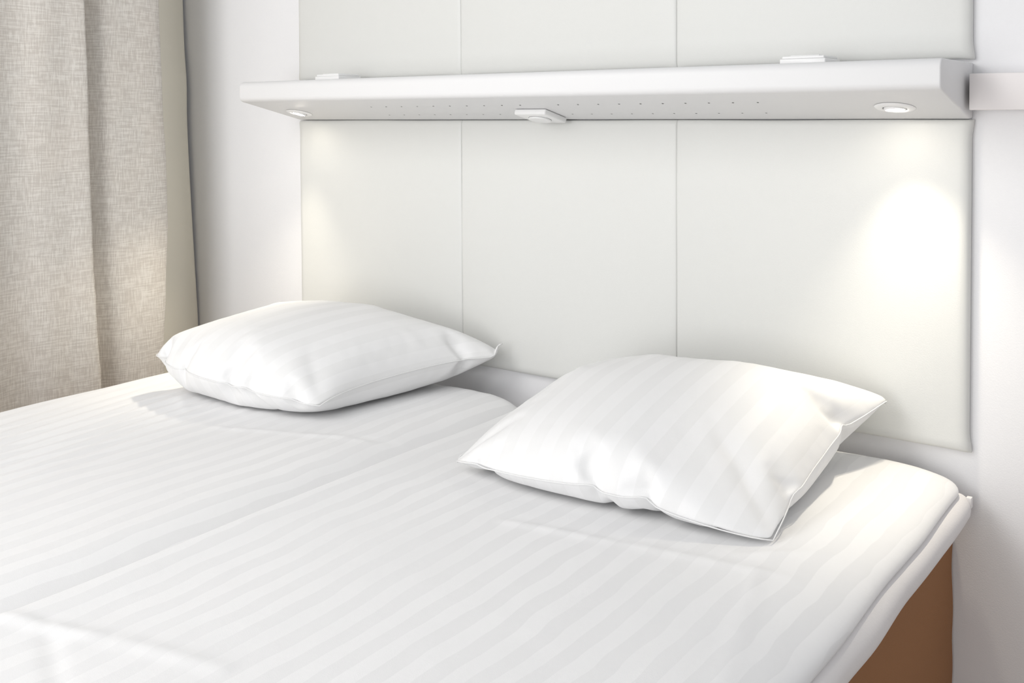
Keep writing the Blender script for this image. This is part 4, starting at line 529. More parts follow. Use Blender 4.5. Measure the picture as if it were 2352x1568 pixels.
        z=[51,65,-17,17,25,23,18,10,8,9,9,7,11,11,8,10,10,9,10,10,9,11,8,11,10,9,15,-63,0,8,7,9,8,9,8,9,7,8,7,5,-27,-278,-10,60,11,24,21,22,16,13,9,4,21,9,3,14,10,11,7,10,12,7,15,7,13,-13,-10,24,-46,14,17,7,8,6,11,3,9,9,5,1,-32,-6,-309,39,-6,57,18,27,19,25,15,16,5,18,12,10,10,11,10,10,12,11,9,9,13,2,-10,-30,-6,15,16,16,7,7,8,4,9,5,1,-3,-29,-7,-39,-300,47,18,1,61,21,26,20,22,18,19,13,13,11,12,3,20,10,10,11,12,10,7,-1,-18,-27,16,16,16,10,6,6,5,7,1,-2,-1,-25,-11,-34,-47,-288,51,38,9,10,60,24,23,20,20,19,16,15,14,6,19,13,12,13,11,11,11,6,-7,-37,14,16,14,14,5,3,7,-1,1,-5,0,-19,-15,-30,-40,-50,-284,53,54,25,14,10,61,22,22,17,21,19,16,13,24,7,13,14,14,12,15,11,7,-41,11,16,14,11,5,-2,3,0,-1,-9,4,-13,-18,-26,-34,-46,-53,-261,18,68,49,23,7,25,57,23,20,14,21,17,24,8,16,15,16,14,17,12,15,-19,-12,32,11,2,1,0,3,-1,-5,-4,1,-15,-14,-25,-29,-38,-52,-54,-300,58,69,58,38,22,8,36,50,18,16,14,23,18,16,17,5,28,14,17,16,13,-25,13,26,5,-5,3,-3,-1,-5,-4,-3,-11,-11,-21,-26,-33,-45,-52,-55,-287,60,53,65,48,31,21,13,47,34,15,11,20,22,18,15,18,15,19,18,19,13,-18,29,6,-4,1,-5,-1,-5,-4,-3,-12,-4,-22,-19,-32,-38,-47,-54,-56,-275,59,50,64,53,36,30,23,20,44,21,15,12,21,21,15,20,16,20,17,21,19,-7,20,-5,-2,-4,0,-7,-4,-3,-8,-6,-22,-8,-29,-31,-43,-49,-57,-56,-271,63,56,46,62,43,33,31,19,38,20,22,14,14,26,13,21,16,22,15,25,11,19,-7,-6,2,-5,1,-9,-1,-6,-5,-13,-11,-22,-25,-40,-46,-52,-56,-56,-269,66,58,56,51,45,38,29,33,27,22,20,19,15,21,16,20,17,20,20,16,17,7,-3,1,0,-2,-15,9,-5,-1,-13,-9,-15,-27,-28,-40,-48,-56,-58,-54,-266,63,68,53,51,49,32,36,32,28,22,22,20,16,20,18,20,16,19,18,15,14,5,-1,9,-2,-8,4,-5,-1,-9,-4,-12,-21,-19,-35,-45,-55,-58,-57,-55,-258,67,61,57,52,46,36,37,30,30,24,23,20,19,19,19,18,18,17,17,14,11,5,7,-2,2,2,-4,0,-5,0,-12,-13,-15,-25,-40,-53,-60,-61,-61,-59,-241,73,60,59,52,46,42,30,33,28,26,23,22,19,19,20,18,17,17,15,13,10,8,5,2,3,-2,2,-2,3,-10,-9,-9,-16,-35,-52,-67,-63,-60,-58,21,-299,69,66,61,54,49,33,37,31,27,27,24,21,20,20,18,19,18,15,14,13,11,7,6,4,1,2,2,-1,-2,-11,1,-6,-41,-31,-67,-56,-42,-66,-26,-26,-290,66,70,63,49,53,41,26,36,28,25,24,21,21,19,19,18,17,16,15,11,10,9,6,4,3,6,-1,1,-4,1,-6,-14,-30,-61,-46,-38,-56,-62,-41,-29,-286,71,66,66,51,44,42,35,32,27,26,23,22,21,19,21,16,17,17,13,12,10,9,7,5,5,2,4,-1,1,-2,-6,-17,-31,-43,-42,-51,-61,-45,-55,-44,-284,72,69,68,51,47,40,35,30,28,26,22,22,20,21,14,24,15,15,16,10,11,8,9,5,5,8,-2,3,-1,-3,-14,-25,-43,-34,-21,-46,-51,-53,-53,-63,-278,69,71,66,59,47,37,35,29,27,24,23,22,19,20,19,17,17,15,14,13,11,10,8,7,5,4,4,0,-1,-7,-16,-34,-19,-32,-37,-46,-48,-52,-60,-60,-276,70,74,66,57,49,40,33,27,26,24,22,21,20,20,18,18,16,15,15,12,12,10,8,8,7,4,3,3,-6,-9,-17,-23,-28,-34,-37,-45,-48,-54,-57,-64,-273,75,73,67,59,55,36,30,25,24,23,22,20,21,19,18,18,17,15,14,13,12,10,10,8,6,5,4,-1,-7,-16,-20,-19,-20,-36,-34,-50,-47,-56,-59,-57,-270,70,80,63,47,67,40,29,23,22,22,22,20,20,20,18,17,17,15,15,13,12,11,10,8,8,5,2,-2,-6,-11,-15,-25,-30,-34,-40,-43,-47,-54,-58,-61,-264,76,45,73,71,39,57,31,22,23,22,21,21,19,20,18,18,19,13,15,13,13,12,10,9,7,5,2,-2,-7,-13,-21,-24,-25,-34,-36,-44,-50,-54,-63,-55,-261,38,65,72,76,63,47,24,24,23,20,27,16,22,17,19,19,16,16,15,14,13,11,12,9,8,5,2,-3,-7,-15,-17,-22,-30,-34,-37,-52,-43,-54,-58,-58,-243,5,77,78,61,77,37,27,25,23,22,22,20,19,22,18,17,17,17,15,14,15,11,13,8,9,11,-3,-8,-5,-8,-20,-24,-31,-44,-35,-43,-48,-50,-54,-64,-308,74,77,75,71,49,47,31,20,28,21,19,26,18,20,19,18,18,16,16,15,14,12,13,10,10,5,3,2,-8,-18,-16,-26,-34,-37,-42,-48,-49,-53,-52,-52,-308,76,76,72,65,53,36,35,24,24,23,22,22,20,21,19,19,18,16,16,15,15,13,13,11,10,8,4,-2,-12,-9,-23,-23,-36,-41,-46,-48,-54,-59,-59,-23,-309,75,75,71,60,52,41,29,25,20,28,21,21,23,20,20,21,17,17,17,15,15,13,13,14,9,8,7,-2,-5,-13,-21,-31,-36,-45,-47,-56,-56,-57,-62,-1,-314,79,69,68,57,55,39,26,25,25,21,24,24,22,20,20,21,18,19,15,16,15,14,14,12,12,9,9,1,-4,-14,-23,-32,-46,-48,-51,-61,-59,-57,-52,20,-319,70,74,59,71,51,30,23,26,23,26,23,23,25,20,21,21,22,14,16,19,14,15,14,12,13,10,11,5,-2,-14,-30,-56,-51,-49,-46,-47,-43,-42,-47,-48,-265,51,74,74,64,42,23,26,28,23,27,23,22,27,20,23,21,19,17,20,15,15,14,21,7,13,13,10,6,8,-39,-38,-39,-36,-35,-29,-42,-46,-46,-54,-63,-266,33,71,67,75,30,25,30,23,27,27,21,29,19,26,22,18,23,18,13,22,15,16,15,14,9,17,7,4,3,-9,-28,-33,-35,-36,-42,-42,-42,-60,-47,-66,-265,15,73,69,57,27,31,29,25,28,21,30,26,25,24,21,25,16,18,21,14,17,16,16,13,12,9,9,4,1,-6,-18,-28,-33,-32,-43,-37,-41,-50,-70,-71,-326,71,71,62,52,32,32,24,32,24,27,30,25,28,19,23,23,19,18,19,17,19,14,17,13,13,9,7,3,0,-6,-12,-20,-32,-34,-33,-39,-43,-59,-63,-69,-345,72,67,61,49,37,28,29,27,27,30,27,29,20,17,35,18,23,16,19,17,18,16,19,12,16,7,8,-1,4,-8,-8,-22,-25,-29,-34,-36,-48,-66,-62,-59,-362,70,67,58,47,36,31,30,27,30,28,31,13,30,29,24,22,16,24,14,21,17,17,17,16,12,10,6,2,-1,-3,-9,-16,-22,-26,-32,-37,-46,-58,-61,-64,-381,68,67,55,44,37,32,26,33,28,32,11,33,33,23,26,18,25,13,20,20,16,19,17,16,14,9,7,5,-3,-4,-8,-13,-19,-22,-29,-38,-55,-45,-65,-59,-396,67,66,48,44,40,27,32,30,31,9,28,41,26,29,21,21,19,17,20,17,19,21,16,18,16,17,0,2,0,-3,-7,-12,-16,-20,-27,-34,-47,-51,-61,-59,-414,67,59,47,43,35,33,33,27,19,14,49,27,36,20,18,26,13,21,16,16,26,11,24,20,16,14,9,0,-2,-4,-6,-9,-14,-17,-24,-33,-42,-51,-61,-55,-428,65,53,45,42,35,35,26,26,8,46,32,37,25,20,19,19,18,18,18,19,18,18,16,23,20,19,13,-4,-2,-1,-4,-10,-11,-16,-22,-28,-39,-48,-56,-58,-445,61,52,48,33,46,22,26,8,43,37,39,31,16,21,17,19,17,18,16,19,18,18,16,20,20,8,-3,25,0,2,-1,-6,-7,-9,-21,-26,-35,-45,-58,-52,-461,56,51,42,39,33,25,7,41,46,36,30,20,20,18,15,23,14,15,17,18,17,17,15,17,15,2,-8,29,13,9,0,0,-7,1,-14,-26,-30,-41,-51,-55,-483,62,41,43,35,29,5,43,42,37,35,20,16,18,20,14,21,14,15,17,16,15,14,16,15,9,-12,-1,23,27,14,7,-4,9,-3,-5,-15,-26,-35,-47,-57,-497,54,46,37,31,4,48,37,35,34,8,26,17,26,15,17,18,14,14,15,14,15,15,12,13,7,-20,11,12,29,22,8,12,3,3,0,-8,-15,-29,-48,-47,-516,49,44,36,5,43,37,33,29,3,31,16,29,20,15,15,15,14,14,15,13,14,15,10,10,6,-18,-3,26,16,28,13,13,9,8,5,3,-8,-17,-35,-49,-534,48,39,9,39,36,28,25,17,3,32,29,25,13,12,15,13,13,14,13,13,13,6,21,11,5,-12,-16,23,17,26,16,16,12,12,9,7,9,-8,-23,-39,-550,40,17,36,35,22,22,21,-4,24,29,33,14,9,17,9,11,18,13,10,13,9,14,16,14,7,-17,-9,15,19,19,16,19,14,10,17,9,9,12,-11,-19,-566,32,28,31,18,18,14,17,62,3,8,11,12,11,12,12,12,11,12,13,13,11,12,14,13,11,16,16,11,-37,15,16,16,15,13,13,13,14,11,12,-45,-463,57,19,8,-2,-8,8,3,6,9,4,13,8,10,11,8,9,11,11,9,9,10,11,12,14,15,13,-62,-3,3,16,3,13,8,13,6,9,12,17,-311,-14,22,23,-12,-3,2,3,4,6,6,10,9,10,8,10,8,11,10,9,11,11,10,11,16,13,15,12,-59,-1,7,8,10,11,12,15,18,24,40,-260,-52,-21,-5,0,1,7,0,0,4,4,6,8,8,8,8,9,10,9,9,10,10,10,12,12,15,14,16,2,-50,3,11,14,15,18,30,9,39,52,-259,-39,-31,-13,-8,2,-4,8,12,-6,1,9,4,0,-1,4,7,5,7,13,5,4,10,10,10,11,14,15,17,-14,-33,16,16,19,23,27,30,50,61,-241,-48,-27,-24,-5,20,-7,-5,-16,5,7,-10,0,3,3,3,3,12,-3,-6,12,10,-5,6,7,10,10,9,21,-13,-12,14,20,24,27,32,43,55,72,-239,-40,-37,5,-14,-33,2,8,-7,7,-10,0,7,-4,4,-5,-3,1,8,-2,-3,7,4,15,-10,-2,6,6,4,27,0,-13,24,29,30,45,51,58,70,-200,-43,-41,-51,-18,1,2,12,-4,-12,0,11,-10,-1,10,-10,10,-11,1,0,5,-6,1,5,19,8,-22,-5,21,-21,7,6,30,34,37,47,55,62,69,-211,-57,-46,-22,-16,13,-1,-8,-4,6,1,-5,3,-5,8,-7,3,5,-7,8,-4,-4,-1,-1,1,17,17,-9,-14,-15,21,10,5,32,41,53,59,61,70,-221,-57,-41,-7,-9,-14,0,6,1,-7,0,2,4,0,-5,5,-6,0,10,-11,14,-4,-10,7,-4,-2,18,15,4,-13,-24,7,22,22,47,53,63,65,72,-236,-55,-34,-16,-6,-4,0,0,5,-3,0,6,-9,1,6,-6,8,-9,7,-5,3,10,-2,-12,0,9,-3,24,-26,17,-7,-13,19,21,48,58,65,70,69,-255,-40,-30,-11,-15,0,5,-5,0,5,-1,0,-2,4,-4,4,-4,5,-6,-1,-1,5,9,2,-11,-3,-1,26,6,-29,0,-3,14,21,56,65,77,53,68,-253,-44,-32,-9,-13,4,-6,5,3,-8,6,3,-8,0,-1,0,5,-5,12,-4,-7,-3,3,4,11,2,-2,-17,12,24,-25,-9,10,20,65,69,78,70,48,-253,-52,-34,-9,-10,1,-1,-3,0,4,-5,9,-8,3,-4,5,-5,4,-3,9,2,-8,-1,-3,-1,16,2,-17,1,18,25,0,-28,18,72,75,63,75,74,-287,-49,-27,-22,-8,3,-3,1,-1,3,2,-6,2,7,-1,-6,5,-6,1,-2,4,8,-7,2,-6,0,18,-13,-5,1,25,-2,35,-20,67,64,77,70,74,-282,-48,-37,-14,-10,12,-1,0,3,-6,-8,-1,6,-3,1,-4,9,-7,7,1,-9,7,5,-1,-1,-10,13,5,-12,-7,2,13,23,46,11,71,74,74,75,-275,-50,-38,-15,-5,-5,1,-1,4,-3,7,-1,-6,-2,6,3,0,0,-4,-3,8,-9,1,0,-2,13,-13,14,1,-9,1,0,17,33,39,68,71,79,74,-271,-51,-38,-21,9,-3,-1,-1,-8,-3,1,8,0,-6,-3,0,1,0,-1,9,-5,5,-6,0,0,5,5,-13,4,-4,1,10,9,37,44,64,72,76,74,-264,-54,-43,-6,-19,6,3,-6,11,-1,-9,-4,3,6,-7,8,-2,-5,4,-8,10,-3,4,-2,-6,-3,4,-3,7,1,0,-3,12,38,47,63,70,76,74,-262,-53,-42,-16,-5,-1,-7,8,-3,2,9,-13,-2,0,6,-3,6,-9,4,-2,3,-5,1,-1,8,-8,5,-1,-4,-1,6,1,10,42,43,67,70,73,77,-264,-52,-45,-5,-22,1,7,-8,0,0,4,11,-3,-10,-2,0,0,9,1,1,2,-8,-3,-3,1,4,-3,7,-2,-1,-4,6,10,41,49,63,66,74,81,-255,-61,-46,-12,-16,-1,11,0,-9,5,-8,2,13,1,0,0,-11,-4,-1,2,1,11,-1,-2,-7,-3,2,-1,2,-3,1,4,11,43,48,61,72,74,75,-252,-58,-51,-17,-11,11,-11,13,-11,-1,4,-3,9,-5,-2,6,6,4,-18,0,6,-9,2,0,10,-8,0,-4,1,0,6,2,9,45,47,60,70,75,76,-247,-60,-54,-20,0,-8,5,-6,16,-9,-7,10,-11,1,6,-7,1,2,12,-14,5,-2,-3,3,-4,11,1,0,2,-11,-2,8,10,45,46,63,71,73,77,-242,-60,-60,-25,-6,16,-2,-14,12,9,-14,9,-13,5,3,-6,4,-9,-1,15,0,0,-3,-9,-1,-2,1,0,0,6,-6,9,10,43,49,62,71,74,76,-225,-59,-68,-36,9,8,-14,-9,0,24,-2,2,3,-4,-3,-5,-12,5,-7,7,-7,6,6,-2,0,-2,-6,-1,0,-1,1,3,17,41,45,67,72,75,75,-224,-72,-21,-31,-47,-2,32,0,-6,-26,2,2,10,-12,-3,1,10,0,-11,2,7,-8,1,5,0,-4,7,0,1,-3,4,-7,18,41,45,70,70,77,78,-292,-13,-63,-12,20,-39,-2,34,-33,13,-17,16,-15,12,-7,9,-15,4,14,-4,0,-2,-2,-9,1,0,9,-5,2,-8,8,-2,25,32,51,67,69,77,78,-294,-58,-39,-10,11,19,-30,33,-34,17,-12,-6,-1,20,-7,-9,-2,11,-9,-5,4,-2,2,7,-7,6,-9,0,4,5,-7,7,10,50,45,67,73,77,75,-287,-59,-34,-26,28,-17,-11,2,28,-31,26,-11,7,-22,2,7,3,-12,6,-2,-4,1,7,-7,11,2,-4,-8,1,2,-4,11,12,43,55,65,74,78,74,-291,-52,-31,-20,-18,36,3,-34,19,3,-27,26,2,-28,14,-14,0,2,-3,1,7,0,-4,4,-8,8,4,-11,5,-4,2,1,25,39,57,68,76,73,76,-288,-54,-21,-19,-19,-15,34,-2,-35,5,14,-12,26,-32,0,10,5,2,-4,0,-13,-1,1,5,-3,8,-10,1,4,-5,10,-6,27,40,59,70,77,70,70,-271,-53,-47,-31,-14,-1,30,-20,-2,15,-17,-7,30,-26,-3,0,-1,0,4,7,-7,1,-2,4,-3,9,-11,0,3,-3,2,0,29,63,56,55,69,60,67,-232,-57,-44,-15,-46,22,-24,-5,31,0,4,-4,-33,27,2,-1,-17,-10,4,-5,15,-5,-8,-1,5,6,-11,1,2,-3,5,-3,51,28,46,74,65,62,74,-248,-19,-29,-55,-4,-40,45,-31,-19,-3,7,7,17,-31,3,6,16,-16,-7,9,-8,4,6,-2,-10,8,-7,6,-6,3,-5,8,31,41,50,77,58,71,73,-321,-17,-15,8,-44,37,2,2,-13,-31,-17,21,9,-23,7,-13,6,18,-19,-6,7,-7,0,8,-7,7,-5,0,-3,6,0,6,41,34,48,74,57,71,76,-334,-43,-24,-1,-11,40,-25,3,5,31,-21,-33,5,20,-1,-15,-9,7,13,-18,8,-4,-5,1,5,-7,7,-6,2,0,8,18,27,38,46,63,70,69,79,-351,-38,-23,30,-30,-9,17,-12,19,2,24,-24,-25,22,1,-3,-7,-12,16,-13,-4,3,-4,2,4,0,-4,0,3,9,8,21,29,36,56,50,67,72,74,-358,-44,-21,18,22,-11,-27,-6,1,21,8,16,-14,-32,1,1,8,-8,15,-6,-9,4,-3,-3,3,-1,0,6,5,9,16,21,28,33,48,56,67,70,76,-382,-34,-4,-16,28,-6,13,-15,-17,-3,23,12,2,-30,-8,8,-6,-1,13,-11,3,-5,0,3,-1,0,9,3,12,13,15,19,30,33,45,54,65,71,71,-393,-32,-13,-4,-1,28,-13,14,-14,-10,-5,23,14,-22,-13,8,6,-3,-13,13,-8,-1,-2,3,4,7,7,10,10,9,20,20,26,35,42,52,61,74,71,-404,-24,-23,22,6,-21,-9,7,16,-7,-11,-5,24,5,-14,-15,8,7,-6,-8,4,3,3,6,8,8,8,13,11,11,15,18,26,34,39,50,60,70,70,-390,-30,-28,-9,23,19,-18,-24,0,12,2,-14,3,15,-14,-4,1,4,0,14,-1,4,8,13,12,9,12,10,11,3,12,17,24,31,43,47,55,65,71,-423,13,-27,-28,0,9,36,-28,-10,-5,4,-2,-2,2,19,-8,5,-1,8,9,11,11,12,12,12,11,12,10,13,14,25,7,9,38,18,41,51,59,75,-448,-7,24,-36,12,4,-20,38,-25,-4,-2,7,5,2,4,9,9,11,11,10,14,12,12,14,11,14,13,14,13,25,16,17,-8,17,25,31,42,53,65,-470,-3,1,23,-27,4,45,-21,3,5,8,9,6,8,10,10,12,11,13,13,12,12,13,11,16,13,15,13,17,25,23,-10,12,3,20,22,34,40,54,-485,9,16,-11,4,22,58,-14,6,7,8,7,11,10,12,11,13,13,12,12,12,12,13,13,14,12,16,19,11,26,3,1,3,16,8,17,23,47,29,-498,37,1,8,9,9,62,25,7,3,7,9,11,12,11,13,13,10,14,14,9,14,11,12,15,16,15,11,12,23,5,2,-2,7,18,9,16,20,26],
    ),
    'L': dict(n=(46, 40), lo=(-1.698584, -0.583325, 0.605243),
